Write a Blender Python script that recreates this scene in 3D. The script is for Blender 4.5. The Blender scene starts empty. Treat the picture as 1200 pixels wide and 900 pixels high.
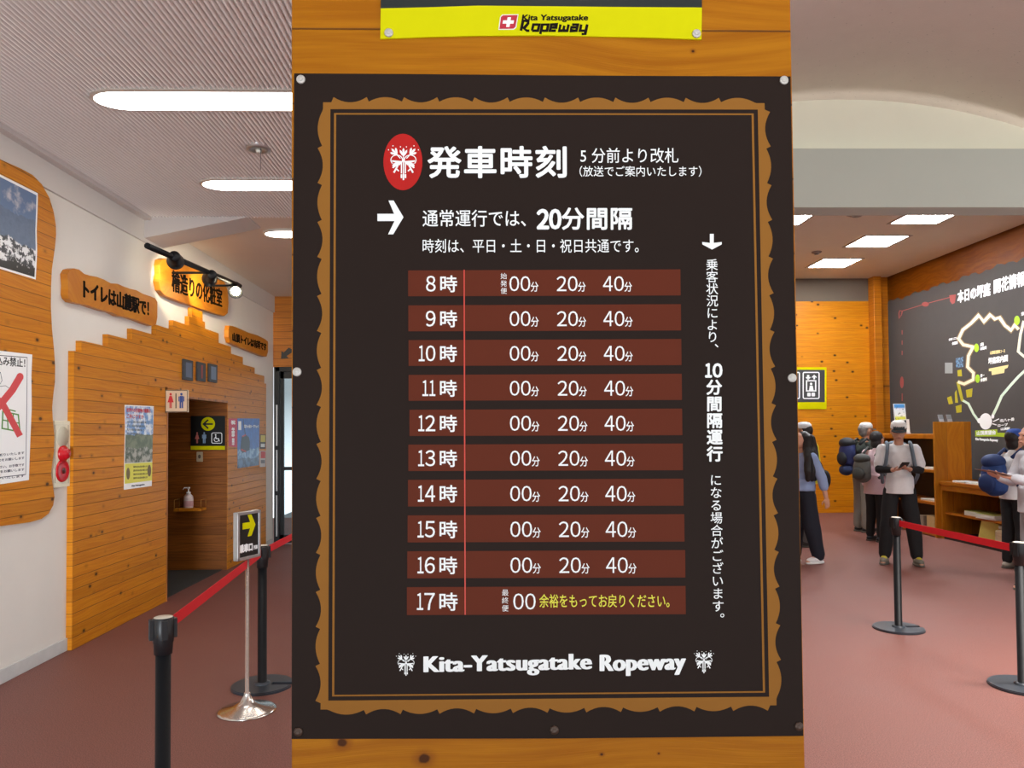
import bpy, bmesh, math, random
from mathutils import Vector, Matrix, noise
from mathutils.geometry import tessellate_polygon
random.seed(7)
scn = bpy.context.scene
COL = scn.collection
PI = math.pi

# ------------------------------------------------------------------ camera, world, exposure
FPX, W, H = 880.0, 1200.0, 900.0
CAM = Vector((0.0, 0.0, 1.62))
YAW, PITCH, ROLL = math.radians(1.43), math.radians(1.6), math.radians(0.47)
SHIFT = 31.2 / 1200.0
cd = bpy.data.cameras.new('camera'); cam = bpy.data.objects.new('camera', cd); COL.objects.link(cam)
cd.sensor_fit = 'HORIZONTAL'; cd.sensor_width = 36.0; cd.lens = 36.0 * FPX / W; cd.shift_y = SHIFT
cd.clip_start = 0.02
_fw = Vector((math.sin(YAW) * math.cos(PITCH), math.cos(YAW) * math.cos(PITCH), math.sin(PITCH)))
_rt = _fw.cross(Vector((0, 0, 1))).normalized(); _up = _rt.cross(_fw).normalized()
_r2 = _rt * math.cos(ROLL) - _up * math.sin(ROLL)      # rolled so that the horizon climbs to the right
_u2 = _rt * math.sin(ROLL) + _up * math.cos(ROLL)
cam.matrix_world = Matrix(((_r2.x, _u2.x, -_fw.x, CAM.x), (_r2.y, _u2.y, -_fw.y, CAM.y), (_r2.z, _u2.z, -_fw.z, CAM.z), (0, 0, 0, 1)))
scn.camera = cam

def ray(px, py):
    return (_r2 * ((px - W / 2) / FPX) + _u2 * ((H / 2 + SHIFT * W - py) / FPX) + _fw)
def at_y(px, py, y):
    d = ray(px, py); return CAM + d * ((y - CAM.y) / d.y)
def at_x(px, py, x):
    d = ray(px, py); return CAM + d * ((x - CAM.x) / d.x)
def at_z(px, py, z):
    d = ray(px, py); return CAM + d * ((z - CAM.z) / d.z)

world = bpy.data.worlds.new('world'); scn.world = world; world.use_nodes = True
SKY, LOWER_FILL = 0.72, 2.45          # overcast sky; glow added below the horizon to brighten the ceilings
_t = world.node_tree; _bg = _t.nodes['Background']; _tc = _t.nodes.new('ShaderNodeTexCoord'); _sp = _t.nodes.new('ShaderNodeSeparateXYZ')
_mr = _t.nodes.new('ShaderNodeMapRange'); _mr.inputs[1].default_value = -0.06; _mr.inputs[2].default_value = 0.05; _mr.inputs[3].default_value = LOWER_FILL; _mr.inputs[4].default_value = SKY
_t.links.new(_tc.outputs['Generated'], _sp.inputs[0]); _t.links.new(_sp.outputs[2], _mr.inputs[0]); _t.links.new(_mr.outputs[0], _bg.inputs[1])
_bg.inputs[0].default_value = (0.93, 0.97, 1.0, 1)
vs = scn.view_settings
vs.view_transform = 'Standard'; vs.look = 'None'; vs.exposure = 0.0; vs.gamma = 1.0; vs.use_curve_mapping = False
LAMP_L, LAMP_R, SPOT, HALL = 12.0, 185.0, 75.0, 140.0

def lamp_area(name, loc, sx, sy, power, rot, color=(1, 1, 1), spread=PI):
    l = bpy.data.lights.new(name, 'AREA'); l.shape = 'RECTANGLE'; l.size = sx; l.size_y = sy; l.energy = power; l.color = color; l.spread = spread
    o = bpy.data.objects.new(name, l); o.location = loc; o.rotation_euler = rot; COL.objects.link(o); return o

# unseen lights added above the picture to brighten the right-hand floor
for _y in (2.2, 4.4): lamp_area('hall_fill', (4.4, _y, 4.25), 1.6, 0.5, HALL, (0, 0, 0), (1.0, 0.96, 0.92), math.radians(115))
# bluish fill light added behind the camera to lift the lower left wall
lamp_area('left_wall_fill', (-1.7, -1.25, 1.1), 1.4, 1.7, 46.0, (Vector((-1.55, 6.1, -0.35)) * -1).to_track_quat('Z', 'Y').to_euler(), (0.86, 0.93, 1.0), math.radians(62))
# unseen uplights added at both springings to brighten the vault
VAULT_FILL = 42.0
for _x, _a in ((0.25, 0.55), (6.1, -0.55)): lamp_area('vault_fill', (_x, 2.6, 3.72), 0.06, 7.4, VAULT_FILL, (PI, _a, 0), (1.0, 0.95, 0.92))
# ------------------------------------------------------------------ materials
def S(r, g, b):
    f = lambda c: (c / 12.92 if c <= 0.04045 else ((c + 0.055) / 1.055) ** 2.4)
    return (f(r / 255), f(g / 255), f(b / 255), 1.0)
_mats = {}
class NT:
    def __init__(s, name):
        s.m = bpy.data.materials.new(name); s.m.use_nodes = True; s.t = s.m.node_tree; s.b = s.t.nodes['Principled BSDF']
    def n(s, typ, **kw):
        nd = s.t.nodes.new(typ)
        for k, v in kw.items(): setattr(nd, k, v)
        return nd
    def l(s, a, b): s.t.links.new(a, b)
    def put(s, sock, v):
        if isinstance(v, (int, float, tuple)): sock.default_value = v
        else: s.l(v, sock)
    def math(s, op, a, b=0.0, c=None):
        nd = s.n('ShaderNodeMath', operation=op); s.put(nd.inputs[0], a); s.put(nd.inputs[1], b)
        if c is not None: s.put(nd.inputs[2], c)
        return nd.outputs[0]
    def mix(s, f, a, b):
        nd = s.n('ShaderNodeMix', data_type='RGBA'); s.put(nd.inputs[0], f); s.put(nd.inputs[6], a); s.put(nd.inputs[7], b); return nd.outputs[2]
    def mul(s, a, b, f=1.0):
        nd = s.n('ShaderNodeMix', data_type='RGBA', blend_type='MULTIPLY'); s.put(nd.inputs[0], f); s.put(nd.inputs[6], a); s.put(nd.inputs[7], b); return nd.outputs[2]
    def vec(s, x, y, z):
        nd = s.n('ShaderNodeCombineXYZ'); s.put(nd.inputs[0], x); s.put(nd.inputs[1], y); s.put(nd.inputs[2], z); return nd.outputs[0]
    def pos(s):
        g = s.n('ShaderNodeNewGeometry'); sp = s.n('ShaderNodeSeparateXYZ'); s.l(g.outputs['Position'], sp.inputs[0]); return sp.outputs
    def noise(s, v, scale, detail=3.0, rough=0.5):
        nd = s.n('ShaderNodeTexNoise'); s.l(v, nd.inputs['Vector']); nd.inputs['Scale'].default_value = scale
        nd.inputs['Detail'].default_value = detail; nd.inputs['Roughness'].default_value = rough; return nd.outputs['Fac']
    def ramp(s, f, *stops):
        nd = s.n('ShaderNodeValToRGB'); s.l(f, nd.inputs[0]); cr = nd.color_ramp
        while len(cr.elements) < len(stops): cr.elements.new(0.5)
        for e, (p, c) in zip(cr.elements, stops): e.position = p; e.color = c
        return nd.outputs[0]
    def step(s, f, a, b):
        nd = s.n('ShaderNodeMapRange', interpolation_type='SMOOTHSTEP'); s.put(nd.inputs[0], f)
        nd.inputs[1].default_value = a; nd.inputs[2].default_value = b; return nd.outputs[0]
    def bump(s, h, strength, dist):
        nd = s.n('ShaderNodeBump'); nd.inputs['Strength'].default_value = strength; nd.inputs['Distance'].default_value = dist
        s.l(h, nd.inputs['Height']); s.l(nd.outputs[0], s.b.inputs['Normal'])
    def set(s, color=None, rough=0.5, metal=0.0, spec=None):
        if color is not None: s.put(s.b.inputs['Base Color'], color)
        s.put(s.b.inputs['Roughness'], rough); s.b.inputs['Metallic'].default_value = metal
        if spec is not None: s.b.inputs['Specular IOR Level'].default_value = spec
        return s.m

def plain(name, rgb, rough=0.5, metal=0.0, spec=None, grain=0.06):
    """a plain colour with a faint procedural mottling"""
    if name in _mats: return _mats[name]
    t = NT(name); p = t.pos(); v = t.vec(p[0], p[1], p[2])
    c = S(*rgb)
    f = t.noise(v, 35.0, 2.0)
    k = t.mix(f, tuple(x * (1 - grain) for x in c[:3]) + (1,), tuple(min(1, x * (1 + grain)) for x in c[:3]) + (1,))
    _mats[name] = t.set(k, rough, metal, spec); return _mats[name]
def emit(name, rgb, strength):
    if name in _mats: return _mats[name]
    t = NT(name); t.b.inputs['Base Color'].default_value = S(*rgb); t.b.inputs['Emission Color'].default_value = S(*rgb)
    t.b.inputs['Emission Strength'].default_value = strength; _mats[name] = t.m; return t.m

def wood(name, axis, pitch, z0, light, dark, knot=(70, 34, 10), rough=0.42, density=0.35, knots=(), vary=0.16, seam=0.035, spec=0.4, ks=1.0, uk=3.3, zk=0.62):
    """horizontal boards running along world axis 0 / 1, or vertical ones (axis 2 swaps)"""
    if name in _mats: return _mats[name]
    t = NT(name); p = t.pos()
    if axis == 2: u, z = p[2], t.math('ADD', p[0], p[1])
    else: u, z = p[axis], p[2]
    q = t.math('DIVIDE', t.math('SUBTRACT', z, z0), pitch)
    idx = t.math('FLOOR', q); fr = t.math('SUBTRACT', q, idx)
    wn = t.n('ShaderNodeTexWhiteNoise', noise_dimensions='1D'); t.l(idx, wn.inputs['W']); rnd = wn.outputs['Value']
    wob = t.noise(t.vec(t.math('MULTIPLY', u, 1.6), t.math('MULTIPLY', idx, 3.7), 0.0), 1.0, 1.0)
    gz = t.math('ADD', t.math('MULTIPLY', z, 1.0 / pitch * 2.2), t.math('MULTIPLY', wob, 2.4))
    g1 = t.noise(t.vec(t.math('ADD', t.math('MULTIPLY', u, 0.9), t.math('MULTIPLY', idx, 5.3)), gz, 0.0), 2.6, 4.0, 0.6)
    g2 = t.noise(t.vec(t.math('MULTIPLY', u, 3.0), t.math('MULTIPLY', gz, 9.0), 1.0), 3.0, 2.0)
    col = t.mix(t.step(g1, 0.32, 0.68), S(*dark), S(*light))
    col = t.mul(col, t.mix(g2, (0.92, 0.91, 0.89, 1), (1.06, 1.06, 1.06, 1)))
    col = t.mul(col, t.mix(rnd, (1 - vary, 1 - vary * 1.05, 1 - vary * 1.2, 1), (1 + vary * 0.5, 1 + vary * 0.5, 1 + vary * 0.5, 1)))
    vo = t.n('ShaderNodeTexVoronoi'); vo.inputs['Scale'].default_value = 1.0
    t.l(t.vec(t.math('MULTIPLY', u, uk), t.math('MULTIPLY', z, zk / pitch), 0.0), vo.inputs['Vector'])
    sc = t.n('ShaderNodeSeparateColor'); t.l(vo.outputs['Color'], sc.inputs[0])
    kn = t.math('MULTIPLY', t.math('SUBTRACT', 1.0, t.step(vo.outputs['Distance'], 0.03 * ks, 0.07 * ks)), t.math('LESS_THAN', sc.outputs[0], density))
    halo = t.math('MULTIPLY', t.math('SUBTRACT', 1.0, t.step(vo.outputs['Distance'], 0.06, 0.26)), t.math('LESS_THAN', sc.outputs[0], density))
    col = t.mix(t.math('MULTIPLY', halo, 0.35), col, S(*knot)); col = t.mix(t.math('MULTIPLY', kn, 0.95), col, S(58, 28, 10))
    for (ku, kz, kr) in knots:
        d = t.math('SQRT', t.math('ADD', t.math('POWER', t.math('SUBTRACT', u, ku), 2.0), t.math('POWER', t.math('MULTIPLY', t.math('SUBTRACT', z, kz), 1.2), 2.0)))
        d = t.math('ADD', d, t.math('MULTIPLY', t.noise(t.vec(u, z, 0.0), 90.0), kr * 0.5))
        col = t.mix(t.math('MULTIPLY', t.math('SUBTRACT', 1.0, t.step(d, kr * 0.9, kr * 2.6)), 0.55), col, S(120, 60, 15))
        col = t.mix(t.math('MULTIPLY', t.math('SUBTRACT', 1.0, t.step(d, kr * 0.8, kr * 1.25)), 0.9), col, S(60, 28, 10))
    edge = t.math('MINIMUM', fr, t.math('SUBTRACT', 1.0, fr))
    sm = t.math('SUBTRACT', 1.0, t.step(edge, 0.0, max(seam, 1e-4)))
    if seam > 0: col = t.mix(t.math('MULTIPLY', sm, 0.8), col, S(62, 32, 10))
    t.bump(t.math('SUBTRACT', t.math('MULTIPLY', g2, 0.15), sm), 0.5, 0.004)
    _mats[name] = t.set(col, rough, 0.0, spec); return _mats[name]

def plaster(name, rgb, amt=0.05, scale=3.0, speck=0.0, bumpy=0.0):
    if name in _mats: return _mats[name]
    t = NT(name); p = t.pos(); v = t.vec(p[0], p[1], p[2]); c = S(*rgb)
    f = t.noise(v, scale, 5.0, 0.6)
    k = t.mix(f, tuple(x * (1 - amt) for x in c[:3]) + (1,), tuple(min(1, x * (1 + amt)) for x in c[:3]) + (1,))
    if speck:
        vo = t.n('ShaderNodeTexVoronoi'); t.l(v, vo.inputs['Vector']); vo.inputs['Scale'].default_value = 22.0
        sc = t.n('ShaderNodeSeparateColor'); t.l(vo.outputs['Color'], sc.inputs[0])
        d = t.math('MULTIPLY', t.math('SUBTRACT', 1.0, t.step(vo.outputs['Distance'], 0.05, 0.16)), t.math('LESS_THAN', sc.outputs[0], 0.3))
        k = t.mix(t.math('MULTIPLY', d, speck), k, S(80, 70, 66))
    if bumpy: t.bump(t.noise(v, 90.0, 3.0), bumpy, 0.004)
    _mats[name] = t.set(k, 0.85, 0.0, 0.25); return _mats[name]

def carpet():
    t = NT('floor_rubber'); p = t.pos(); v = t.vec(p[0], p[1], p[2])
    f1 = t.noise(v, 170.0, 2.0, 0.8); f2 = t.noise(v, 0.9, 4.0, 0.6); f3 = t.noise(v, 90.0, 3.0, 0.6)
    c = t.mix(t.step(f1, 0.3, 0.72), S(88, 48, 40), S(150, 96, 86))
    c = t.mul(c, t.mix(f2, (0.88, 0.88, 0.88, 1), (1.1, 1.1, 1.1, 1)))
    c = t.mix(t.math('MULTIPLY', t.step(f3, 0.66, 0.74), 0.35), c, S(205, 160, 150))
    t.bump(f1, 0.35, 0.003)
    return t.set(c, t.mix(f2, (0.5, 0.5, 0.5, 1), (0.68, 0.68, 0.68, 1)), 0.0, 0.5)

def glass(name='door_glass'):
    if name in _mats: return _mats[name]
    t = NT(name); g = t.n('ShaderNodeBsdfGlossy'); g.inputs['Roughness'].default_value = 0.02
    tr = t.n('ShaderNodeBsdfTransparent'); tr.inputs[0].default_value = (0.72, 0.78, 0.8, 1)
    mx = t.n('ShaderNodeMixShader'); fr = t.n('ShaderNodeFresnel'); fr.inputs[0].default_value = 1.4
    t.l(fr.outputs[0], mx.inputs[0]); t.l(tr.outputs[0], mx.inputs[1]); t.l(g.outputs[0], mx.inputs[2])
    t.l(mx.outputs[0], t.t.nodes['Material Output'].inputs[0]); _mats[name] = t.m; return t.m

# ------------------------------------------------------------------ object helpers
OFF = {}
def finish(o, label=None, cat=None, group=None, kind=None):
    if label: o['label'] = label
    if cat: o['category'] = cat
    if group: o['group'] = group
    if kind: o['kind'] = kind
    return o
def thing(name, label, cat, loc=(0, 0, 0), group=None):
    o = bpy.data.objects.new(name, None); COL.objects.link(o); o.location = loc; o.empty_display_size = 0.05
    OFF[o.name] = Vector(loc); return finish(o, label, cat, group)
def link_mesh(name, me, mat, parent=None, base=None):
    """verts in world space; a top-level mesh takes base as its origin"""
    o = bpy.data.objects.new(name, me); COL.objects.link(o)
    if mat is not None: me.materials.clear(); me.materials.append(mat)
    b = OFF[parent.name] if parent else Vector(base or (0, 0, 0))
    me.transform(Matrix.Translation(-b))
    OFF[o.name] = b
    if parent: o.parent = parent
    else: o.location = b
    return o
class MB:
    def __init__(s): s.bm = bmesh.new()
    def face(s, pts):
        return s.fill([s.bm.verts.new(p) for p in pts])
    def fill(s, vs_, flip=False):
        if len(vs_) <= 4 and not s.concave(vs_): tris = [tuple(range(len(vs_)))]
        else: tris = tessellate_polygon([[v.co for v in vs_]])
        f = None
        nn = sum(((vs_[i].co - vs_[0].co).cross(vs_[(i + 1) % len(vs_)].co - vs_[0].co) for i in range(len(vs_))), Vector())
        for t in tris:
            q = [vs_[i] for i in t]
            if len(q) == 3:
                c = (q[1].co - q[0].co).cross(q[2].co - q[0].co)
                if c.length < 1e-12: continue
                if c.dot(nn) < 0: q.reverse()
            if flip: q.reverse()
            try: f = s.bm.faces.new(q)
            except ValueError: pass
        return f
    @staticmethod
    def concave(vs_):
        if len(vs_) < 4: return False
        c = [(vs_[i].co - vs_[i - 1].co).cross(vs_[(i + 1) % 4].co - vs_[i].co) for i in range(4)]
        return any(c[0].dot(x) < 0 for x in c[1:])
    def box(s, a, b, bev=0.0):
        a, b = Vector(a), Vector(b)
        lo = Vector((min(a.x, b.x), min(a.y, b.y), min(a.z, b.z))); hi = Vector((max(a.x, b.x), max(a.y, b.y), max(a.z, b.z)))
        r = bmesh.ops.create_cube(s.bm, size=1.0); d = hi - lo; c = (hi + lo) / 2
        for v in r['verts']: v.co = Vector((v.co.x * d.x, v.co.y * d.y, v.co.z * d.z)) + c
        if bev:
            es = set(e for v in r['verts'] for e in v.link_edges)
            bmesh.ops.bevel(s.bm, geom=list(es), offset=bev, segments=2, affect='EDGES', profile=0.5)
        return s
    def rbox(s, c, size, rotz, bev=0.0, rotx=0.0):
        r = bmesh.ops.create_cube(s.bm, size=1.0); m = Matrix.Translation(c) @ Matrix.Rotation(rotz, 4, 'Z') @ Matrix.Rotation(rotx, 4, 'X')
        for v in r['verts']: v.co = m @ Vector((v.co.x * size[0], v.co.y * size[1], v.co.z * size[2]))
        if bev:
            es = set(e for v in r['verts'] for e in v.link_edges)
            bmesh.ops.bevel(s.bm, geom=list(es), offset=bev, segments=2, affect='EDGES', profile=0.5)
        return s
    def lathe(s, prof, c=(0, 0, 0), axis=(0, 0, 1), n=28, smooth=True):
        ax = Vector(axis).normalized(); q = Vector((0, 0, 1)).rotation_difference(ax); c = Vector(c); rings = []
        for (r, h) in prof:
            if r < 1e-6: rings.append([s.bm.verts.new(c + q @ Vector((0, 0, h)))])
            else: rings.append([s.bm.verts.new(c + q @ Vector((r * math.cos(2 * PI * i / n), r * math.sin(2 * PI * i / n), h))) for i in range(n)])
        fs = []
        for A, B in zip(rings, rings[1:]):
            for i in range(n):
                j = (i + 1) % n
                a = [A[0]] if len(A) == 1 else [A[i], A[j]]; b = [B[0]] if len(B) == 1 else [B[j], B[i]]
                if len(a) + len(b) >= 3:
                    try: fs.append(s.bm.faces.new(a + b))
                    except ValueError: pass
        for f in fs: f.smooth = smooth
        return s
    def cyl(s, a, b, r, r2=None, n=20):
        a, b = Vector(a), Vector(b); L = (b - a).length; r2 = r if r2 is None else r2
        return s.lathe([(0, 0), (r, 0), (r, 0), (r2, L), (r2, L), (0, L)], a, b - a, n)
    def tube(s, pts, r, n=8):
        pts = [Vector(p) for p in pts]; rings = []
        for i, p in enumerate(pts):
            t = (pts[min(i + 1, len(pts) - 1)] - pts[max(i - 1, 0)]).normalized()
            u = t.orthogonal().normalized() if i == 0 else (u - t * u.dot(t)).normalized()
            w = t.cross(u)
            rings.append([s.bm.verts.new(p + (u * math.cos(2 * PI * k / n) + w * math.sin(2 * PI * k / n)) * r) for k in range(n)])
        for A, B in zip(rings, rings[1:]):
            for k in range(n):
                f = s.bm.faces.new([A[k], A[(k + 1) % n], B[(k + 1) % n], B[k]]); f.smooth = True
        s.bm.faces.new(rings[0]); s.bm.faces.new(rings[-1]); return s
    def ball(s, c, r, n=2, rot=None):
        """ellipsoid, r a number or a triple"""
        r = (r, r, r) if isinstance(r, (int, float)) else r
        q = bmesh.ops.create_icosphere(s.bm, subdivisions=n, radius=1.0)
        for v in q['verts']:
            p = Vector((v.co.x * r[0], v.co.y * r[1], v.co.z * r[2]))
            v.co = (rot @ p if rot else p) + Vector(c)
            for f in v.link_faces: f.smooth = True
        return s
    def cap(s, a, b, ra, rb):
        a, b = Vector(a), Vector(b); L = (b - a).length
        prof = [(0, -ra), (ra * 0.7, -ra * 0.7), (ra, 0), (rb, L), (rb * 0.7, L + rb * 0.7), (0, L + rb)]
        return s.lathe(prof, a, b - a, 14)
    def prism(s, pts3, back):
        """extrude a planar outline by vector back"""
        pts3 = [Vector(p) for p in pts3]; pts3 = [p for i, p in enumerate(pts3) if (p - pts3[i - 1]).length > 1e-6]
        back = Vector(back); vs_ = [s.bm.verts.new(p) for p in pts3]; s.fill(vs_)
        w = [s.bm.verts.new(p + back) for p in pts3]; s.fill(w, True)
        n = len(pts3)
        for i in range(n): s.bm.faces.new([vs_[i], w[i], w[(i + 1) % n], vs_[(i + 1) % n]])
        return s
    def mesh(s, name, normals=True, tri=True):
        if tri:
            big = [f for f in s.bm.faces if len(f.verts) > 4]
            if big: bmesh.ops.triangulate(s.bm, faces=big)
        if normals: bmesh.ops.recalc_face_normals(s.bm, faces=s.bm.faces)
        me = bpy.data.meshes.new(name); s.bm.to_mesh(me); s.bm.free(); return me
    def build(s, name, mat, parent=None, base=None, **kw):
        return link_mesh(name, s.mesh(name, **kw), mat, parent, base)
def copy_tree(o, loc=None, parent=None):
    c = o.copy(); COL.objects.link(c); OFF[c.name] = Vector(loc) if loc else OFF.get(o.name, Vector())
    if parent: c.parent = parent
    if loc is not None: c.location = loc
    for ch in o.children: copy_tree(ch, None, c)
    return c

class Surf:
    """an upright plane: 'L' facing +x, 'R' facing -x, 'F' facing the camera side (-y)"""
    def __init__(s, kind, c): s.k = kind; s.c = c
    def px(s, x, y):
        if s.k == 'F': p = at_y(x, y, s.c); return (p.x, p.z)
        p = at_x(x, y, s.c); return ((p.y if s.k == 'L' else -p.y), p.z)
    def p3(s, a, b, off=0.0):
        if s.k == 'F': return Vector((a, s.c - off, b))
        if s.k == 'L': return Vector((s.c + off, a, b))
        return Vector((s.c - off, -a, b))
    def n(s): return {'F': Vector((0, -1, 0)), 'L': Vector((1, 0, 0)), 'R': Vector((-1, 0, 0))}[s.k]
    def pts(s, L, off=0.0): return [s.p3(*s.px(x, y), off) for x, y in L]
def flat(name, surf, polys, mat, parent, off, thick=0.0, raw=False):
    """printed or cut shapes on a surface; outlines in photo pixels (or surface metres when raw)"""
    m = MB()
    for P in polys:
        o_ = off if thick else off + len(m.bm.faces) * 4e-7
        pts = [surf.p3(a, b, o_) for a, b in P] if raw else surf.pts(P, o_)
        if thick: m.prism(pts, -surf.n() * thick)
        else: m.face(pts)
    me = m.mesh(name, normals=bool(thick))
    return link_mesh(name, me, mat, parent)
def ell(cx, cy, rx, ry, n=28, a0=0.0, a1=2 * PI):
    return [(cx + rx * math.cos(a0 + (a1 - a0) * i / n), cy + ry * math.sin(a0 + (a1 - a0) * i / n)) for i in range(n if abs(a1 - a0 - 2 * PI) < 1e-6 else n + 1)]
def stroke(pts, w, closed=False):
    """a polyline thickened to quads (list of polygons)"""
    out = []; P = list(pts) + ([pts[0]] if closed else [])
    L, R = [], []
    for i, p in enumerate(P):
        a = P[i - 1] if i > 0 else (P[-2] if closed else p); b = P[i + 1] if i < len(P) - 1 else (P[1] if closed else p)
        dx, dy = b[0] - a[0], b[1] - a[1]; d = math.hypot(dx, dy) or 1
        k = w / 2
        if a != p and b != p:
            v1 = (p[0] - a[0], p[1] - a[1]); v2 = (b[0] - p[0], b[1] - p[1])
            c = (v1[0] * v2[0] + v1[1] * v2[1]) / ((math.hypot(*v1) * math.hypot(*v2)) or 1)
            k = k / max(0.5, math.sqrt(max(0.0, (1 + c) / 2)))
        L.append((p[0] - dy / d * k, p[1] + dx / d * k)); R.append((p[0] + dy / d * k, p[1] - dx / d * k))
    for i in range(len(P) - 1): out.append([L[i], R[i], R[i + 1], L[i + 1]])
    return out
def rrect(x0, y0, x1, y1, r, n=4):
    P = []
    for cx, cy, a in ((x1 - r, y1 - r, 0), (x0 + r, y1 - r, PI / 2), (x0 + r, y0 + r, PI), (x1 - r, y0 + r, 1.5 * PI)):
        for i in range(n + 1): P.append((cx + r * math.cos(a + PI / 2 * i / n), cy + r * math.sin(a + PI / 2 * i / n)))
    return P
def rect(x0, y0, x1, y1): return [(x0, y0), (x1, y0), (x1, y1), (x0, y1)]

_gl = {}
def glyphs(body, spacing=1.0):
    """flat outline mesh of a text: (verts, faces)"""
    k = (body, spacing)
    if k not in _gl:
        c = bpy.data.curves.new('lettering', 'FONT'); c.body = body; c.size = 1.0; c.resolution_u = 3; c.space_character = spacing
        o = bpy.data.objects.new('lettering', c); COL.objects.link(o)
        dg = bpy.context.evaluated_depsgraph_get(); me = bpy.data.meshes.new_from_object(o.evaluated_get(dg))
        _gl[k] = ([(v.co.x, v.co.y) for v in me.vertices], [tuple(p.vertices) for p in me.polygons])
        bpy.data.objects.remove(o); bpy.data.meshes.remove(me); bpy.data.curves.remove(c)
    return _gl[k]
def txt(name, body, surf, box, mat, parent, off, bold=0.0, hbold=None, slant=0.0, spacing=1.0, quad=None):
    """text fitted to a box in photo pixels: (x0, ytop, x1, ybottom) or quad TL, TR, BL; bold is in box pixels"""
    V, F = glyphs(body, spacing)
    x0 = min(v[0] for v in V); x1 = max(v[0] for v in V); y0 = min(v[1] for v in V); y1 = max(v[1] for v in V)
    if quad: TL, TR, BL = quad
    else: TL, TR, BL = (box[0], box[1]), (box[2], box[1]), (box[0], box[3])
    wpx = max(1e-6, math.hypot(TR[0] - TL[0], TR[1] - TL[1])); hpx = max(1e-6, math.hypot(BL[0] - TL[0], BL[1] - TL[1]))
    a, b, c = surf.px(*TL), surf.px(*TR), surf.px(*BL)
    bx = bold if hbold is None else hbold
    sh = [(0, 0)]
    if bold or hbold:
        sh = [(bx * math.cos(i * PI / 4), bold * math.sin(i * PI / 4)) for i in range(8)] + [(0, 0)]
    verts, faces = [], []
    for k, (dx, dy) in enumerate(sh):
        n0 = len(verts)
        for (x, y) in V:
            u = (x - x0) / (x1 - x0) + dx / wpx + slant * ((y - y0) / (y1 - y0) - 0.5); v = (y1 - y) / (y1 - y0) + dy / hpx
            verts.append(surf.p3(a[0] + (b[0] - a[0]) * u + (c[0] - a[0]) * v, a[1] + (b[1] - a[1]) * u + (c[1] - a[1]) * v, off + k * 2e-5))
        faces += [tuple(i + n0 for i in f) for f in F]
    me = bpy.data.meshes.new(name); me.from_pydata(verts, [], faces)
    return link_mesh(name, me, mat, parent)
def vtxt(name, chars, surf, xc, y0, y1, size, mat, parent, off, bold=0.0, lean=0.0):
    """vertical writing: one character per cell"""
    verts, faces = [], []; n = len(chars); st = (y1 - y0) / n
    sh = [(0, 0)] + ([(bold * math.cos(i * PI / 4), bold * math.sin(i * PI / 4)) for i in range(8)] if bold else [])
    for i, ch in enumerate(chars):
        if ch == ' ': continue
        V, F = glyphs(ch); cy = y0 + st * (i + 0.5); cx = xc + lean * (cy - y0)
        sx, sy = (0.62, 0.55) if ch in '、。' else (0.0, 0.0)
        mid = 0.5 if len(ch) == 1 and ord(ch) > 255 else (max(v[0] for v in V) + min(v[0] for v in V)) / 2
        mh = 0.38
        for k, (dx, dy) in enumerate(sh):
            n0 = len(verts)
            for (x, y) in V:
                verts.append(surf.p3(*surf.px(cx + (x - mid + sx) * size + dx, cy - (y - mh + sy) * size * 0.98 + dy), off + k * 2e-5))
            faces += [tuple(j + n0 for j in f) for f in F]
    me = bpy.data.meshes.new(name); me.from_pydata(verts, [], faces)
    return link_mesh(name, me, mat, parent)

# ------------------------------------------------------------------ shared materials and dimensions
XL, XR = -3.23, 7.66             # side walls
CZ, CZR = 3.64, 4.55             # ceilings left / back right
YB, YFL, YFR = 6.5, 11.1, 14.4   # lintel beam, far wall left, far wall right
YC = 1.15                        # front of the pillar
YOPEN = -1.3
white = plain('print_white', (246, 248, 248), 0.5, grain=0.0)
yellow_print = plain('print_yellow', (228, 222, 60), 0.5, grain=0.0)
black_print = plain('print_black', (28, 28, 28), 0.5)
red_print = plain('print_red', (190, 30, 36), 0.5)
black_plastic = plain('black_plastic', (20, 21, 24), 0.38)
black_metal = plain('black_metal', (14, 15, 18), 0.45, 0.0, spec=0.22)
chrome = plain('chrome', (215, 210, 205), 0.22, 1.0)
steel = plain('brushed_steel', (190, 190, 190), 0.4, 0.9)
wall_white = plaster('wall_paint', (222, 218, 210), 0.05, 2.2)
soffit_paint = plaster('soffit_paint', (196, 190, 186), 0.03, 2.0)
facade_wood = wood('facade_boards', 1, 0.09, 0.0, (208, 134, 22), (192, 114, 12), density=0.95, seam=0.042, vary=0.14, ks=1.9, uk=5.5, zk=0.75, spec=0.3)
cross_wood = wood('cross_boards', 0, 0.1, 0.02, (190, 116, 24), (166, 94, 12), density=0.4, seam=0.06)
far_wood = wood('far_boards', 0, 0.115, 0.0, (216, 140, 8), (200, 120, 4), density=0.7, vary=0.08, seam=0.025, ks=2.4, uk=4.6, zk=0.75)
side_wood = wood('side_boards', 1, 0.115, 0.0, (196, 120, 14), (172, 96, 8), density=0.2, vary=0.1, seam=0.02)
fur_wood = wood('furniture_boards', 2, 0.27, 0.1, (200, 128, 22), (184, 110, 14), density=0.1, seam=0.012)
fur_dark = wood('furniture_plain', 1, 0.5, 0.0, (184, 112, 22), (162, 90, 12), density=0.05, seam=0.0)

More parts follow.
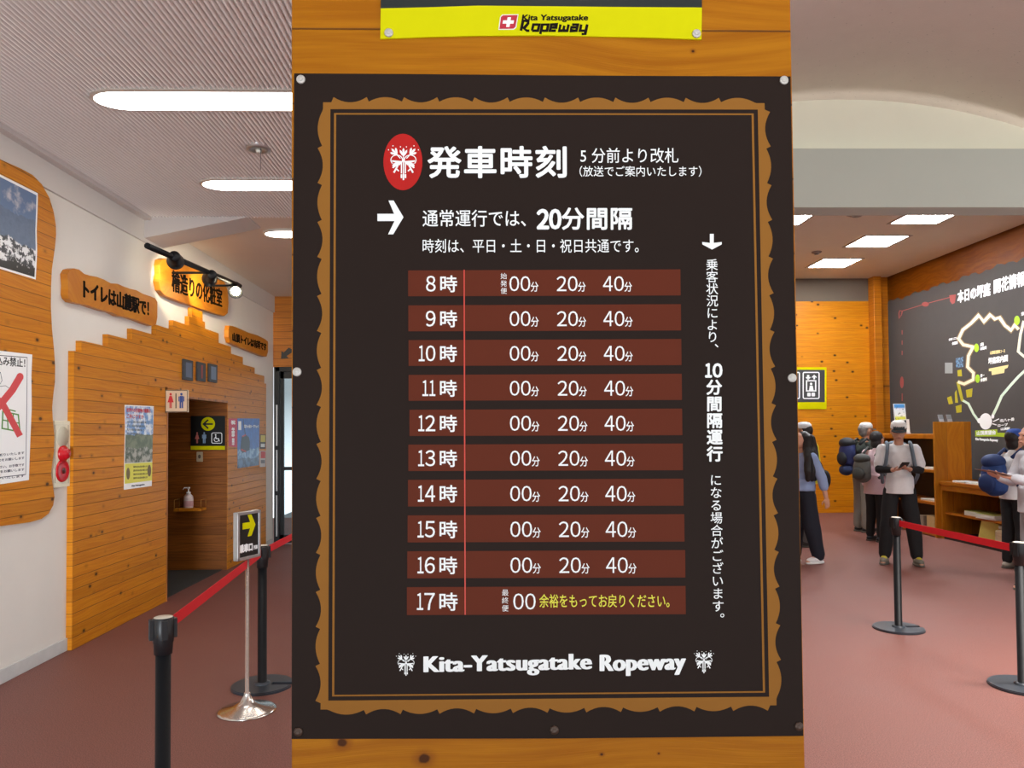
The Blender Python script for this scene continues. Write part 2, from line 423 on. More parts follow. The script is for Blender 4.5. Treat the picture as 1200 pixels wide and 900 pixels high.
def digits(name, st, surf, x, yt, yb, wd, gap, mat, parent, off, bold=0.0, right=False, one=0.6, hb=None):
    """numerals set one by one from their full-width forms"""
    ws = [wd * (one if c == '1' else 1.0) for c in st]; tot = sum(ws) + gap * (len(st) - 1)
    if right: x -= tot
    verts, faces = [], []
    for c, w_ in zip(st, ws):
        V, F = glyphs(chr(ord(c) + 0xFEE0)); x0 = min(v[0] for v in V); x1 = max(v[0] for v in V); y0 = min(v[1] for v in V); y1 = max(v[1] for v in V)
        if c == '1':      # drop the foot serif: keep the flag and the stem
            pass
        for k, (dx, dy) in enumerate([(bold * math.cos(i * PI / 4), bold * math.sin(i * PI / 4)) for i in range(8)] + [(0, 0)]):
            n0 = len(verts)
            for (a, b) in V: verts.append(surf.p3(*surf.px(x + (a - x0) / (x1 - x0) * w_ + dx, yb - (b - y0) / (y1 - y0) * (yb - yt) + dy), off + k * 2e-5))
            faces += [tuple(i + n0 for i in f) for f in F]
        x += w_ + gap
    me = bpy.data.meshes.new(name); me.from_pydata(verts, [], faces); return link_mesh(name, me, mat, parent)

# ------------------------------------------------------------------ room shell
def struct(name, mb, mat): return finish(mb.build(name, mat), kind='structure')
m = MB(); m.box((-6.0, YOPEN, -0.12), (XR + 0.2, YFR + 0.2, 0.0)); struct('floor', m, carpet())
# ribbed ceiling over the left hall: one corrugated sheet, ribs 28 mm apart running away from the camera
m = MB(); pitch = 0.0285; x = XL + 0.07; xe = 0.06; prof = []
while x < xe:
    prof += [(x, CZ), (x + pitch * 0.16, CZ - 0.009), (x + pitch * 0.3, CZ - 0.0125), (x + pitch * 0.5, CZ - 0.009), (x + pitch * 0.62, CZ), (x + pitch * 0.66, CZ + 0.012), (x + pitch * 0.94, CZ + 0.012)]; x += pitch
ya, yb = YOPEN, 7.0
va = [m.bm.verts.new((px_, ya, pz)) for px_, pz in prof]; vb = [m.bm.verts.new((px_, yb, pz)) for px_, pz in prof]
for i in range(len(prof) - 1): m.bm.faces.new([va[i], va[i + 1], vb[i + 1], vb[i]])
me = m.mesh('ceiling', normals=False)
finish(link_mesh('ceiling', me, plaster('rib_paint', (240, 236, 234), 0.03, 4.0)), kind='structure')
m = MB(); m.box((XL - 0.1, YOPEN, CZ + 0.014), (0.1, 7.0, CZ + 0.15)); struct('ceiling', m, plaster('rib_gap', (120, 112, 110), 0.03))
m = MB(); m.box((XL - 0.1, 7.0, CZ), (0.1, YFL + 0.1, CZ + 0.15)); struct('ceiling', m, plaster('ceiling_plain', (214, 200, 186), 0.04))
# barrel vault over the middle hall
m = MB(); cxv, hw, rise = 3.2, 3.1, 0.97; Rv = (hw * hw + rise * rise) / (2 * rise); zc = CZ + rise - Rv
arc = []
for i in range(41):
    a = -math.asin(hw / Rv) + 2 * math.asin(hw / Rv) * i / 40
    arc.append((cxv + Rv * math.sin(a), zc + Rv * math.cos(a)))
for (p, q) in zip(arc, arc[1:]):
    f = m.face([(p[0], YOPEN, p[1]), (q[0], YOPEN, q[1]), (q[0], YB + 0.16, q[1]), (p[0], YB + 0.16, p[1])]); f.smooth = True
bmesh.ops.remove_doubles(m.bm, verts=m.bm.verts, dist=1e-4)
o = struct('ceiling', m, plaster('vault_plaster', (214, 202, 194), 0.05, 5.0, speck=0.4, bumpy=0.5))
sm_ = o.modifiers.new('thickness', 'SOLIDIFY'); sm_.thickness = 0.1; sm_.offset = -1 if False else 1
m = MB(); m.box((6.3, YOPEN, CZ), (XR, YB + 0.16, CZ + 0.1)); struct('ceiling', m, plaster('ceiling_plain', (214, 200, 186)))
m = MB(); m.box((0.1, YB + 0.26, CZR), (XR + 0.1, YFR + 0.1, CZR + 0.12)); struct('ceiling', m, plaster('ceiling_back', (222, 212, 200), 0.04))
# tympanum over the lintel beam, and the beam itself
zb0 = at_y(930, 243, YB).z; zb1 = at_y(930, 174, YB).z
m = MB()
m.prism([(p[0], YB + 0.16, p[1]) for p in arc] + [(cxv + hw, YB + 0.16, zb1 - 0.3), (cxv - hw, YB + 0.16, zb1 - 0.3)], (0, 0.04, 0))
struct('wall_tympanum', m, plaster('tympanum_paint', (208, 206, 188), 0.03))
m = MB(); m.box((0.1, YB, zb0), (XR, YB + 0.1, zb1)); m.box((0.1, YB + 0.1, zb0 + 0.002), (XR, YB + 0.21, zb0 + 0.03)); m.box((0.1, YB + 0.21, zb0 + 0.002), (XR, YB + 0.26, CZR + 0.05))
struct('trim_1', m, plaster('beam_paint', (170, 174, 164), 0.03))
lamp_area('cove_light', (3.6, YB + 0.13, zb1 - 0.12), 6.6, 0.03, 10.0, (PI + 0.3, 0, 0), (1.0, 0.97, 0.9))
# bulkhead between the two ceilings, hidden partition behind the pillar
m = MB(); m.box((0.05, YB + 0.26, CZ - 0.02), (0.1, YFR, CZR)); struct('wall_bulkhead', m, soffit_paint)
m = MB(); m.box((1.9, YFL, 0), (2.0, YFR, CZR)); struct('wall_middle', m, wall_white)
# left wall (with the restroom passage cut out), trim, baseboard
Yd0 = at_x(190, 600, XL).y; YA = at_x(266.5, 600, XL + 0.045).y; Yd1 = YA; Zd = at_x(190, 463, XL).z
m = MB(); m.box((XL - 0.12, YOPEN, 0), (XL, Yd0, CZ)); m.box((XL - 0.12, Yd1, 0), (XL, YFL, CZ)); m.box((XL - 0.12, Yd0, Zd), (XL, Yd1, CZ))
struct('wall_left', m, wall_white)
zg = at_x(46, 217.6, XL).z
m = MB(); m.box((XL, YOPEN, zg), (XL + 0.022, YFL, CZ - 0.001)); struct('trim_2', m, plaster('wall_band', (208, 203, 197), 0.03))
m = MB(); m.box((XL + 0.022, YOPEN, CZ - 0.04), (XL + 0.085, 6.97, CZ - 0.001)); struct('trim_3', m, plain('trim_grey', (206, 198, 194), 0.7))
m = MB(); m.box((XL, YOPEN, 0), (XL + 0.012, at_x(84, 700, XL).y - 0.005, 0.095), 0.003); m.box((XL, at_x(312, 600, XL).y + 0.02, 0), (XL + 0.012, YFL - 0.03, 0.095), 0.003)
struct('baseboard_left', m, plaster('baseboard_stone', (196, 196, 194), 0.12, 14.0))
# haunched ceiling bracket
yh0, yh1 = 6.97, 7.36; zh = at_x(170.5, 281, XL).z; xt = at_y(290, 252, yh0).x
m = MB(); m.prism([(XL + 0.022, yh0, CZ), (XL + 0.022, yh0, zh), (xt, yh0, CZ - 0.012), (xt, yh0, CZ)], (0, yh1 - yh0, 0)); struct('trim_4', m, plaster('haunch_paint', (190, 182, 178), 0.03))
# far wall of the left hall with a glazed door
xd0 = at_y(323, 520, YFL).x; zd = at_y(330, 430, YFL).z
m = MB(); m.box((XL - 0.1, YFL, zd), (2.0, YFL + 0.12, CZ)); m.box((0.6, YFL, 0), (2.0, YFL + 0.12, zd))
struct('wall_far_left', m, cross_wood)
# restroom passage
ax0 = XL - 2.4; shaded_wood = wood('passage_boards', 0, 0.1, 0.02, (150, 88, 30), (122, 68, 20), density=0.3)  # board colours darkened to carry the shade of the unlit passage
m = MB(); m.box((ax0, YA, 0), (XL - 0.12, YA + 0.1, Zd + 0.3)); m.box((XL - 0.121, YA - 0.004, 0), (XL + 0.04, YA, Zd)); struct('wall_passage_back', m, shaded_wood)
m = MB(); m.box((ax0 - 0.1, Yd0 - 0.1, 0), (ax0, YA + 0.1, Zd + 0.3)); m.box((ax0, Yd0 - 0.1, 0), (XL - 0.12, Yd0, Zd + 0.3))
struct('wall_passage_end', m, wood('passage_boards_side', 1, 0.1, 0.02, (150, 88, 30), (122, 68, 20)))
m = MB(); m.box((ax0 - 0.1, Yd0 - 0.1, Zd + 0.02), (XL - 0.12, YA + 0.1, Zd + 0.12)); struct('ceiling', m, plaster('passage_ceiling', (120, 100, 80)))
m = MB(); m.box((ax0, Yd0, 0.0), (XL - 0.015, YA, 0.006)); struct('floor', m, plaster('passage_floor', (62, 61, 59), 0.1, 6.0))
# back right room
m = MB(); m.box((2.0, YFR, 0), (XR, YFR + 0.12, at_y(980, 353, YFR).z)); struct('wall_back', m, far_wood)
m = MB(); m.box((2.0, YFR, at_y(980, 353, YFR).z), (XR, YFR + 0.12, CZR)); struct('wall_back_top', m, plaster('back_band', (112, 100, 88)))
m = MB(); m.box((XR, 6.3, 0), (XR + 0.12, YFR + 0.12, CZR)); struct('wall_right', m, side_wood)
m = MB(); m.box((XR - 0.012, 6.3, 3.96), (XR, YFR - 0.12, CZR)); struct('trim_6', m, wood('dark_beam', 1, 0.3, 0.1, (108, 56, 2), (92, 42, 0), density=0.1, seam=0.0, spec=0.1))
# corner post
m = MB(); px0 = at_y(1025, 420, YFR - 0.2).x; m.box((px0, YFR - 0.22, 0), (px0 + 0.15, YFR, CZR), 0.008); m.box((px0 + 0.15, YFR - 0.12, 0), (XR, YFR, CZR))
struct('trim_5', m, side_wood)

# glazed door leaves at the end of the left hall
frame_mat = plain('door_frame_black', (24, 25, 27), 0.4, 0.3)
dt = thing('door_1', 'black framed glazed door at the far end of the left hall', 'door', (xd0, YFL, 0)); dt['kind'] = 'structure'
m = MB()
m.box((xd0 - 0.02, YFL - 0.02, 0), (xd0 + 0.06, YFL + 0.1, zd), 0.004); m.box((0.52, YFL - 0.02, 0), (0.6, YFL + 0.1, zd), 0.004); m.box((xd0, YFL - 0.02, zd - 0.07), (0.6, YFL + 0.1, zd), 0.004)
m.build('door_frame', frame_mat, dt)
lx = xd0 + 0.065; wl = (0.52 - lx) / 3
for i in range(3):
    a, b = lx + wl * i, lx + wl * (i + 1)
    m = MB()
    m.box((a, YFL + 0.01, 0.02), (a + 0.05, YFL + 0.05, zd - 0.07)); m.box((b - 0.05, YFL + 0.01, 0.02), (b, YFL + 0.05, zd - 0.07))
    m.box((a, YFL + 0.01, 0.02), (b, YFL + 0.05, 0.14)); m.box((a, YFL + 0.01, zd - 0.17), (b, YFL + 0.05, zd - 0.07)); m.box((a + 0.05, YFL + 0.012, 1.08), (b - 0.05, YFL + 0.048, 1.13))
    lf = m.build('door_leaf', frame_mat, dt)
    m = MB(); m.box((a + 0.05, YFL + 0.027, 0.14), (b - 0.05, YFL + 0.033, zd - 0.17)); m.build('door_pane', glass(), lf)
m = MB(); hz = at_y(325, 505, YFL).z
for z in (0.12, 0.78, 1.44): m.box((xd0 + 0.012, YFL - 0.035, z), (xd0 + 0.036, YFL - 0.02, z + 0.6), 0.003)
m.build('hinge', steel, dt)
# paving outside the door
m = MB(); m.box((XL - 1, YFL + 0.12, -0.12), (1.85, YFR + 4, -0.02)); finish(m.build('paving_slab', plaster('paving', (170, 172, 174), 0.1)), 'pale grey paved ground outside the glazed door', 'paving', kind='structure')

# ------------------------------------------------------------------ pillar
FS = Surf('F', YC)
pxl = at_y(341.5, 450, YC).x; pxr = at_y(935, 450, YC).x
sz = at_y(600, 35, YC).z
def fk(x, y, r): p = at_y(x, y, YC); return (p.x, p.z, r)
pil_wood = wood('pillar_boards', 0, 0.117, sz, (180, 114, 16), (160, 94, 8), density=0.0, vary=0.06, seam=0.02, rough=0.38, spec=0.12,
                knots=[fk(401, 870, 0.0095), fk(497, 889, 0.0105), fk(705, 884, 0.003), fk(772, 883, 0.002), fk(812, 60, 0.003)])
pil_side = wood('pillar_boards_side', 1, 0.117, sz, (180, 114, 16), (160, 94, 8), density=0.0, vary=0.06, seam=0.02, rough=0.38, spec=0.12)
pil = thing('wooden_pillar', 'square pillar clad in varnished horizontal boards, standing in the middle of the hall', 'pillar', ((pxl + pxr) / 2, YC + 0.39, 0))
m = MB(); m.box((pxl, YC, 0.0), (pxr, YC + 0.02, CZ), 0.002); m.build('front_cladding', pil_wood, pil)
m = MB(); m.box((pxl, YC + 0.02, 0.0), (pxl + 0.02, YC + 0.78, CZ), 0.002); m.build('side_cladding', pil_side, pil)
m = MB(); m.box((pxr - 0.02, YC + 0.02, 0.0), (pxr, YC + 0.78, CZ), 0.002); m.build('side_cladding', pil_side, pil)
m = MB(); m.box((pxl + 0.02, YC + 0.02, 0.0), (pxr - 0.02, YC + 0.78, CZ + 0.6)); m.build('core', pil_side, pil)

# ------------------------------------------------------------------ the timetable poster
TL, TR, BR, BL = (345, 86.5), (926, 90), (941, 862), (342, 865.5)
brown = plain('poster_brown', (41, 31, 27), 0.5, grain=0.03, spec=0.07)
ochre = plain('poster_ochre', (146, 98, 42), 0.5, grain=0.03, spec=0.07)
rowm = plain('poster_row_red', (98, 45, 30), 0.5, grain=0.02, spec=0.07)
redl = plain('poster_line_red', (206, 62, 46), 0.45)
emb_red = plain('emblem_red', (184, 28, 24), 0.5, spec=0.2)
post = thing('timetable_poster', 'large dark brown departure timetable poster with ochre scalloped border, pinned to the wooden pillar', 'poster', at_y(642, 865, YC))
sheet_outline = [TL, (480, 87.2), (640, 88.8), (790, 89.6), TR, (930, 300), (934, 480), (938, 680), BR, (800, 863.5), (650, 865), (500, 865.2), BL, (342.5, 640), (343.2, 430), (344, 250)]
flat('sheet', FS, [sheet_outline], brown, post, 0.0015, 0.0015)
# scalloped border
def scallop(p, q, out, amp, first_convex, nper, lead):
    """outline from p to q, alternating arcs with small spikes; out = outward normal in pixels"""
    L = math.hypot(q[0] - p[0], q[1] - p[1]); d = ((q[0] - p[0]) / L, (q[1] - p[1]) / L); n = nper; seg = (L - 2 * lead) / n
    pts = [p, (p[0] + d[0] * (lead - 1.5), p[1] + d[1] * (lead - 1.5))]
    for i in range(n):
        convex = (i % 2 == 0) == first_convex; s0 = lead + seg * i; N = 9
        for k in range(N + 1):
            t = k / N; s = s0 + seg * (0.03 + 0.94 * t); e = 4 * t * (1 - t)
            h = (0.15 + 0.85 * e) * amp if convex else (1.0 - 1.0 * e) * amp
            pts.append((p[0] + d[0] * s + out[0] * h, p[1] + d[1] * s + out[1] * h))
    pts.append((q[0] - d[0] * (lead - 1.5), q[1] - d[1] * (lead - 1.5)))
    return pts
oTL, oTR, oBR, oBL = (379, 120.5), (895.5, 121.5), (909.5, 826), (376, 831)
top = scallop(oTL, oTR, (0, -1), 6.2, False, 12, 11); right = scallop(oTR, oBR, (1, 0), 6.2, False, 16, 9)
bot = scallop(oBR, oBL, (0, 1), 6.2, False, 12, 9); left = scallop(oBL, oTL, (-1, 0), 6.2, False, 16, 9)
outer = [top, right, bot, left]; inn = [(387.5, 128.5), (887.5, 129), (900.8, 816), (385, 820.5)]
m = MB()
for sidx, P in enumerate(outer):
    nxt = outer[(sidx + 1) % 4][0]; P = P + [nxt]; a, b = inn[sidx], inn[(sidx + 1) % 4]
    L = math.hypot(b[0] - a[0], b[1] - a[1]); d = ((b[0] - a[0]) / L, (b[1] - a[1]) / L); Q = []
    for i, p in enumerate(P):
        s = (p[0] - a[0]) * d[0] + (p[1] - a[1]) * d[1]; s = 0 if i == 0 else (L if i == len(P) - 1 else min(max(s, 0), L))
        Q.append((a[0] + d[0] * s, a[1] + d[1] * s))
    for i in range(len(P) - 1):
        if math.hypot(Q[i + 1][0] - Q[i][0], Q[i + 1][1] - Q[i][1]) < 1e-6: m.face(FS.pts([P[i], P[i + 1], Q[i]], 0.0019))
        else: m.face(FS.pts([P[i], P[i + 1], Q[i + 1], Q[i]], 0.0019))
m.build('scalloped_border', ochre, post, normals=False)
ln = [(393, 134), (881.5, 134.5), (894.8, 810.3), (390.8, 814.7)]
flat('border_line', FS, stroke(ln, 2.2, True), ochre, post, 0.0019)
# heading with the red oval emblem
def emblem(cx, cy, s, detail=True):
    """three lilies tied over a bundle of stems, in pixels around (cx, cy)"""
    P = []
    def add(pts):
        P.append([(cx + x * s, cy + y * s) for x, y in pts])
    def petal(bx, by, ang, L, w):
        c, sn = math.cos(ang), math.sin(ang)
        pts = [(0, 0), (L * 0.35, w * 0.4), (L * 0.75, w * 0.5), (L, 0), (L * 0.75, -w * 0.5), (L * 0.35, -w * 0.4)]
        add([(bx + x * c - y * sn, by + x * sn + y * c) for x, y in pts])
    for fx, fy, base in ((0, -6.0, -PI / 2), (-8.0, -8.0, -PI / 2 - 0.74), (8.0, -8.0, -PI / 2 + 0.74)):
        for da, L in ((-0.5, 10.0), (0, 11.5), (0.5, 10.0)): petal(fx, fy, base + da, L, 2.9)
        for da in (-0.3, 0.3): add(ell(fx + 13.2 * math.cos(base + da), fy + 13.2 * math.sin(base + da), 0.8, 0.8, 8))
        ex, ey = fx - 6 * math.cos(base), fy - 6 * math.sin(base)
        for q in stroke([(fx, fy), (ex, ey)], 1.3): add(q)
    for sg in (-1, 1):
        for q in stroke([(sg * x, y) for x, y in ell(8.8, -1.5, 7.6, 6.5, 16, 0.55 * PI, 2.25 * PI)], 1.1): add(q)
        add([(sg * 0.5, 0), (sg * 15, -1.2), (sg * 15, 0.6), (sg * 9, 2.0), (sg * 5, 5.5), (sg * 2.5, 2.2)])
        for a_, b_, w in (((6, 3), (13, 7.5), 2.6), ((9, 2), (14, 6), 2.2), ((7, 5), (12.5, 15), 2.2), ((10, 9), (6, 13), 1.8), ((12, 3), (13.5, 9), 2.0)):
            for q in stroke([(sg * a_[0], a_[1]), (sg * b_[0], b_[1])], w): add(q)
    for x in (-2.6, 0, 2.6):
        for q in stroke([(x, 0), (x, 17 - abs(x) * 0.4)], 1.5): add(q)
        for q in stroke([(x, 17), (x, 24.5 - abs(x))], 2.0): add(q)
    return P
em = flat('emblem_oval', FS, [ell(472.3, 190.3, 22.8, 33, 40)], emb_red, post, 0.0019)
flat('emblem_lilies', FS, emblem(473, 189.5, 0.9), white, em, 0.0023)
txt('heading_text', '発車時刻', FS, (502, 172.5, 663, 208.5), white, post, 0.0021, bold=0.95, spacing=1.08)
txt('notice_text', '5 分前より改札', FS, (680, 174, 794.5, 191.5), white, post, 0.0021, bold=0.08)
txt('notice_text', '（放送でご案内いたします）', FS, (679, 195, 821.5, 207.5), white, post, 0.0021, bold=0.06)
flat('arrow', FS, [[(442.5, 251), (462, 251), (455.5, 235.5), (461.5, 235.5), (473, 255), (461, 275), (455, 275), (462.5, 259.5), (442.5, 259.5)]], white, post, 0.0021)
txt('service_text', '通常運行では、', FS, (495.5, 246.5, 616, 266), white, post, 0.0021, bold=0.14)
digits('interval_text', '20', FS, 629.8, 246.3, 268.2, 12.6, 1.8, white, post, 0.0021, bold=1.15)
txt('interval_text', '分間隔', FS, (658.5, 244.3, 740, 269.3), white, post, 0.0021, bold=0.65, spacing=1.06)
txt('service_text', '時刻は、平日・土・日・祝日共通です。', FS, (495.5, 280.5, 748, 296.5), white, post, 0.0021, bold=0.06)
flat('arrow', FS, [[(831.4, 274.5), (836, 274.5), (836, 285), (845.3, 284), (845.3, 286.8), (834, 292.8), (822.6, 286.8), (822.6, 284), (831.4, 285)]], white, post, 0.0021)
vtxt('crowding_text', '乗客状況により、', FS, 833.8, 303.5, 416, 14.6, white, post, 0.0021, bold=0.08, lean=0.008)
digits('crowding_text', '10', FS, 826.5, 426.5, 442, 10.2, 2.0, white, post, 0.0021, bold=0.8, one=0.66)
vtxt('crowding_text', '分間隔運行', FS, 836.3, 444, 541.5, 19.0, white, post, 0.0021, bold=0.6, lean=0.01)
vtxt('crowding_text', 'になる場合がございます。', FS, 838.2, 555, 732, 14.8, white, post, 0.0021, bold=0.08, lean=0.018)
# ten hour rows
rows = [(478.5, 797, 316.5, 347, 8), (478.7, 797.5, 357.3, 388, 9), (479, 798, 398, 428.5, 10), (479, 798.5, 438.7, 469.3, 11), (480, 799, 479.5, 510.5, 12),
        (478.7, 799.7, 520.3, 551.5, 13), (478.3, 800.5, 561.5, 593, 14), (477.8, 801.5, 603, 635, 15), (477.5, 802.5, 645, 677, 16), (477, 803, 687, 720, 17)]
for (x0, x1, y0, y1, h) in rows:
    dy = -0.6; cy = (y0 + y1) / 2 + 2 - 1; s = (y1 - y0) / 31.0; k = (h - 8) / 9.0
    rw = flat('timetable_row', FS, [[(x0, y0 + 0.8), (x1, y0 + dy), (x1 + 0.3, y1 + dy), (x0, y1 + 0.4)]], rowm, post, 0.0018)
    hx = 514 - 1.0 * k; st = str(h); hw_ = {1: 11.5, 2: 23.5}[len(st)] * s
    digits('hour_text', st, FS, hx - 3.5, cy - 9.2 * s, cy + 9.2 * s, 11.2 * s, 1.6, white, rw, 0.0021, bold=0.18, right=True)
    txt('hour_text', '時', FS, (hx + 2.3, cy - 9.5 * s, hx + 21.3 * s + 0.5, cy + 10 * s), white, rw, 0.0021, bold=0.3)
    mins = [(597 + 1.3 * k, '00'), (652.3 + 3.2 * k, '20'), (706.5 + 4.0 * k, '40')] if h < 17 else [(601.5, '00')]
    for mx, tx in mins:
        digits('minute_text', tx, FS, mx, cy - 8.8 * s, cy + 8.8 * s, 11.4 * s, 1.8, white, rw, 0.0021, bold=0.06)
        if h < 17: txt('minute_text', '分', FS, (mx + 25.3 * s, cy - 2.0 * s, mx + 34.3 * s, cy + 9.5 * s), white, rw, 0.0021, bold=0.12)
    if h == 8: vtxt('first_car_text', '始発便', FS, 590.3, 319.5, 345.5, 7.8, white, rw, 0.0021, bold=0.0)
    if h == 17:
        vtxt('last_car_text', '最終便', FS, 592, 689.5, 717, 8.2, white, rw, 0.0021, bold=0.0)
        txt('advice_text', '余裕をもってお戻りください。', FS, (632, 696, 784, 711.5), yellow_print, rw, 0.0021, bold=0.12)
flat('dividing_line', FS, stroke([(544, 316.5), (545.2, 720)], 1.5), redl, post, 0.0022)
txt('name_text', 'Kita-Yatsugatake', FS, None, white, post, 0.0021, bold=0.3, hbold=1.65, spacing=1.06, quad=((498, 769.0), (692, 765.5), (498, 793.0)))
txt('name_text', 'Ropeway', FS, None, white, post, 0.0021, bold=0.3, hbold=1.65, spacing=1.06, quad=((704, 767.0), (802, 765.0), (704, 792.0)))
flat('lily_mark', FS, emblem(476, 777, 0.58), white, post, 0.0021)
flat('lily_mark', FS, emblem(824.5, 774, 0.58), white, post, 0.0021)

# pins
silver_pin = plain('pin_silver', (200, 196, 190), 0.45, 0.35); dark_pin = plain('pin_dark', (74, 56, 46), 0.35, 0.3)
def pin(x, y, label, mat, group, off=0.0015):
    c = at_y(x, y, YC) + Vector((0, -off, 0)); r = 0.0068
    t = thing('round_pin', label, 'pin', c, group)
    m = MB(); m.lathe([(0, 0), (r, 0), (r, 0.0016), (r * 0.93, 0.0027), (r * 0.6, 0.0033), (0, 0.0035)], c, (0, -1, 0), 24); m.build('pin_head', mat, t)
    m = MB(); m.lathe([(r * 0.5, 0.0034), (r * 0.5, 0.0041), (r * 0.3, 0.0042), (0, 0.0036)], c, (0, -1, 0), 20); m.build('pin_dimple', mat, t)
g = 'pins of the timetable poster'
pin(353, 94, 'round silver pin in the top left corner of the brown timetable poster', silver_pin, g)
pin(918, 95, 'round silver pin in the top right corner of the brown timetable poster', silver_pin, g)
pin(348.5, 436, 'round silver pin halfway down the left edge of the timetable poster', silver_pin, g)
pin(927.5, 443, 'round silver pin halfway down the right edge of the timetable poster', silver_pin, g)
pin(350, 857, 'round dark pin in the bottom left corner of the brown timetable poster', dark_pin, g)
pin(649.5, 855, 'round dark pin in the middle of the timetable poster bottom edge', dark_pin, g)
pin(935.5, 850.5, 'round dark pin in the bottom right corner of the brown timetable poster', dark_pin, g)

# upper yellow banner
ban = thing('ropeway_banner', 'black sign with a yellow bottom strip and red cross logo, pinned above the timetable', 'sign', at_y(634, 47, YC))
yel = plain('banner_yellow', (210, 206, 2), 0.45, grain=0.03, spec=0.08)
flat('black_panel', FS, [[(446.5, -70), (822, -70), (822, 10), (740, 9.5), (640, 8.5), (560, 7.8), (500, 9.8), (446.5, 11)]], plain('banner_black', (18, 28, 26), 0.35), ban, 0.0028, 0.0028)
ys = flat('yellow_strip', FS, [[(446.5, 11), (500, 9.8), (560, 7.8), (640, 8.5), (740, 9.5), (822, 10), (821.5, 47.2), (760, 45), (640, 42.5), (560, 43), (500, 44.5), (446, 46.5)]], yel, ban, 0.0028, 0.0028)
lg = flat('logo_plate', FS, [[(588.5, 18.3), (607.5, 18), (605, 33.5), (602, 36), (584, 36.2), (586, 21)]], plain('logo_edge', (240, 235, 225), 0.5), ys, 0.0031)
flat('logo_red', FS, [[(589.3, 19.3), (606.5, 19), (604, 32.8), (601.5, 35), (585.2, 35.2), (587, 21.5)]], plain('logo_red', (186, 30, 52), 0.5), lg, 0.0033)
flat('logo_cross', FS, [[(594.8, 21.7), (598.8, 21.7), (598.2, 25.3), (602.3, 25.3), (601.6, 29.2), (597.6, 29.2), (597, 33), (593, 33), (593.6, 29.2), (588.8, 29.2), (589.5, 25.3), (594.2, 25.3)]], white, lg, 0.0035)
dk = plain('logo_ink', (24, 15, 12), 0.6, spec=0.1)
txt('small_name_text', 'Kita Yatsugatake', FS, (612, 18.6, 688.5, 27.0), dk, ys, 0.0031, bold=0.3, hbold=0.5, slant=0.015)
SL = -0.22
def sq(letter, x, y, w, h):
    """a squared, slanted display letter in a w x h box with baseline y"""
    q = {'R': [[(0, 0), (0, 1.25), (0.85, 1.25), (0.85, 0.95), (0.35, 0.3), (0.9, 0.0), (1.25, 0.0)]], 'o': [[(0, 0), (0, 0.78), (0.85, 0.78), (0.85, 0), (0, 0)]],
         'p': [[(0, -0.42), (0, 0.78), (0.85, 0.78), (0.85, 0.0), (0.1, 0.0)]], 'e': [[(0.85, 0), (0, 0), (0, 0.78), (0.85, 0.78), (0.85, 0.4), (0.1, 0.4)]],
         'w': [[(0, 0.8), (0, 0), (1.15, 0), (1.15, 0.8)], [(0.58, 0), (0.58, 0.65)]], 'a': [[(0.05, 0.78), (0.85, 0.78), (0.85, 0), (0, 0), (0, 0.42), (0.75, 0.42)]],
         'y': [[(0, 0.8), (0, 0), (0.85, 0)], [(0.85, 0.8), (0.85, -0.42), (0.35, -0.42)]]}[letter]
    out = []
    for ln_ in q:
        P = [(x + u * w + v * h * 0.22, y - v * h) for u, v in ln_]
        out += stroke(P, 3.0)
    return out
polys = []
for ch, x in zip('Ropeway', (609.5, 622.5, 633.0, 643.5, 654.3, 667.5, 678.5)): polys += sq(ch, x + 0.8, 37.2, 8.2 if ch != 'R' else 8.0, 9.2)
flat('name_text', FS, polys, dk, ys, 0.0031)
g = 'pins of the yellow banner'
pin(456, 40, 'round silver pin in the lower left corner of the yellow banner strip', silver_pin, g, 0.0028)
pin(815.5, 41, 'round silver pin in the lower right corner of the yellow banner strip', silver_pin, g, 0.0028)

# ------------------------------------------------------------------ left hall: ceiling fittings
lamp_glow = emit('lamp_diffuser', (255, 252, 244), LAMP_L)
ring_mat = plain('lamp_ring', (205, 200, 192), 0.4, 0.3)
def oval_lamp(x0, y, label, L=1.5):
    t = thing('oval_ceiling_light', label, 'ceiling light', (x0, y, CZ), 'oval recessed ceiling lights')
    hw_ = 0.125; out = []; inn_ = []
    for k, (R_, P) in enumerate(((hw_ + 0.022, out), (hw_, inn_))):
        ext = 0.17
        for i in range(25): a = PI / 2 + PI * i / 24; P.append((x0 + ext + math.cos(a) * (ext + (R_ - hw_)), y + math.sin(a) * R_))
        for i in range(25): a = -PI / 2 + PI * i / 24; P.append((x0 + L - ext + math.cos(a) * (ext + (R_ - hw_)), y + math.sin(a) * R_))
    m = MB(); zz = CZ - 0.022
    n = len(out)
    vo = [m.bm.verts.new((p[0], p[1], zz + 0.006)) for p in out]; vi = [m.bm.verts.new((p[0], p[1], zz)) for p in inn_]; vu = [m.bm.verts.new((p[0], p[1], CZ + 0.012)) for p in out]
    for i in range(n):
        j = (i + 1) % n; m.bm.faces.new([vo[i], vo[j], vi[j], vi[i]]); m.bm.faces.new([vo[i], vu[i], vu[j], vo[j]])
    m.build('rim', ring_mat, t)
    m = MB(); m.prism([(p[0], p[1], zz + 0.001) for p in inn_], (0, 0, 0.02)); m.build('diffuser', lamp_glow, t)
    return t
def ceil_pt(px_, py_, z=CZ): return at_z(px_, py_, z)
for (px_, py_, lab) in ((112, 114.5, 'nearest long oval ceiling light, largest of the three glowing in the left hall'), (238, 214.5, 'second long oval ceiling light, between the nearest one and the ceiling bracket'),
                        (311, 272.5, 'farthest oval ceiling light, beyond the sloped ceiling bracket')):
    p = ceil_pt(px_, py_); oval_lamp(p.x, p.y, lab)
p = ceil_pt(303, 172)
t = thing('ceiling_sensor', 'small round metallic ceiling fitting with a hanging wire, between the oval lights', 'sensor', p)
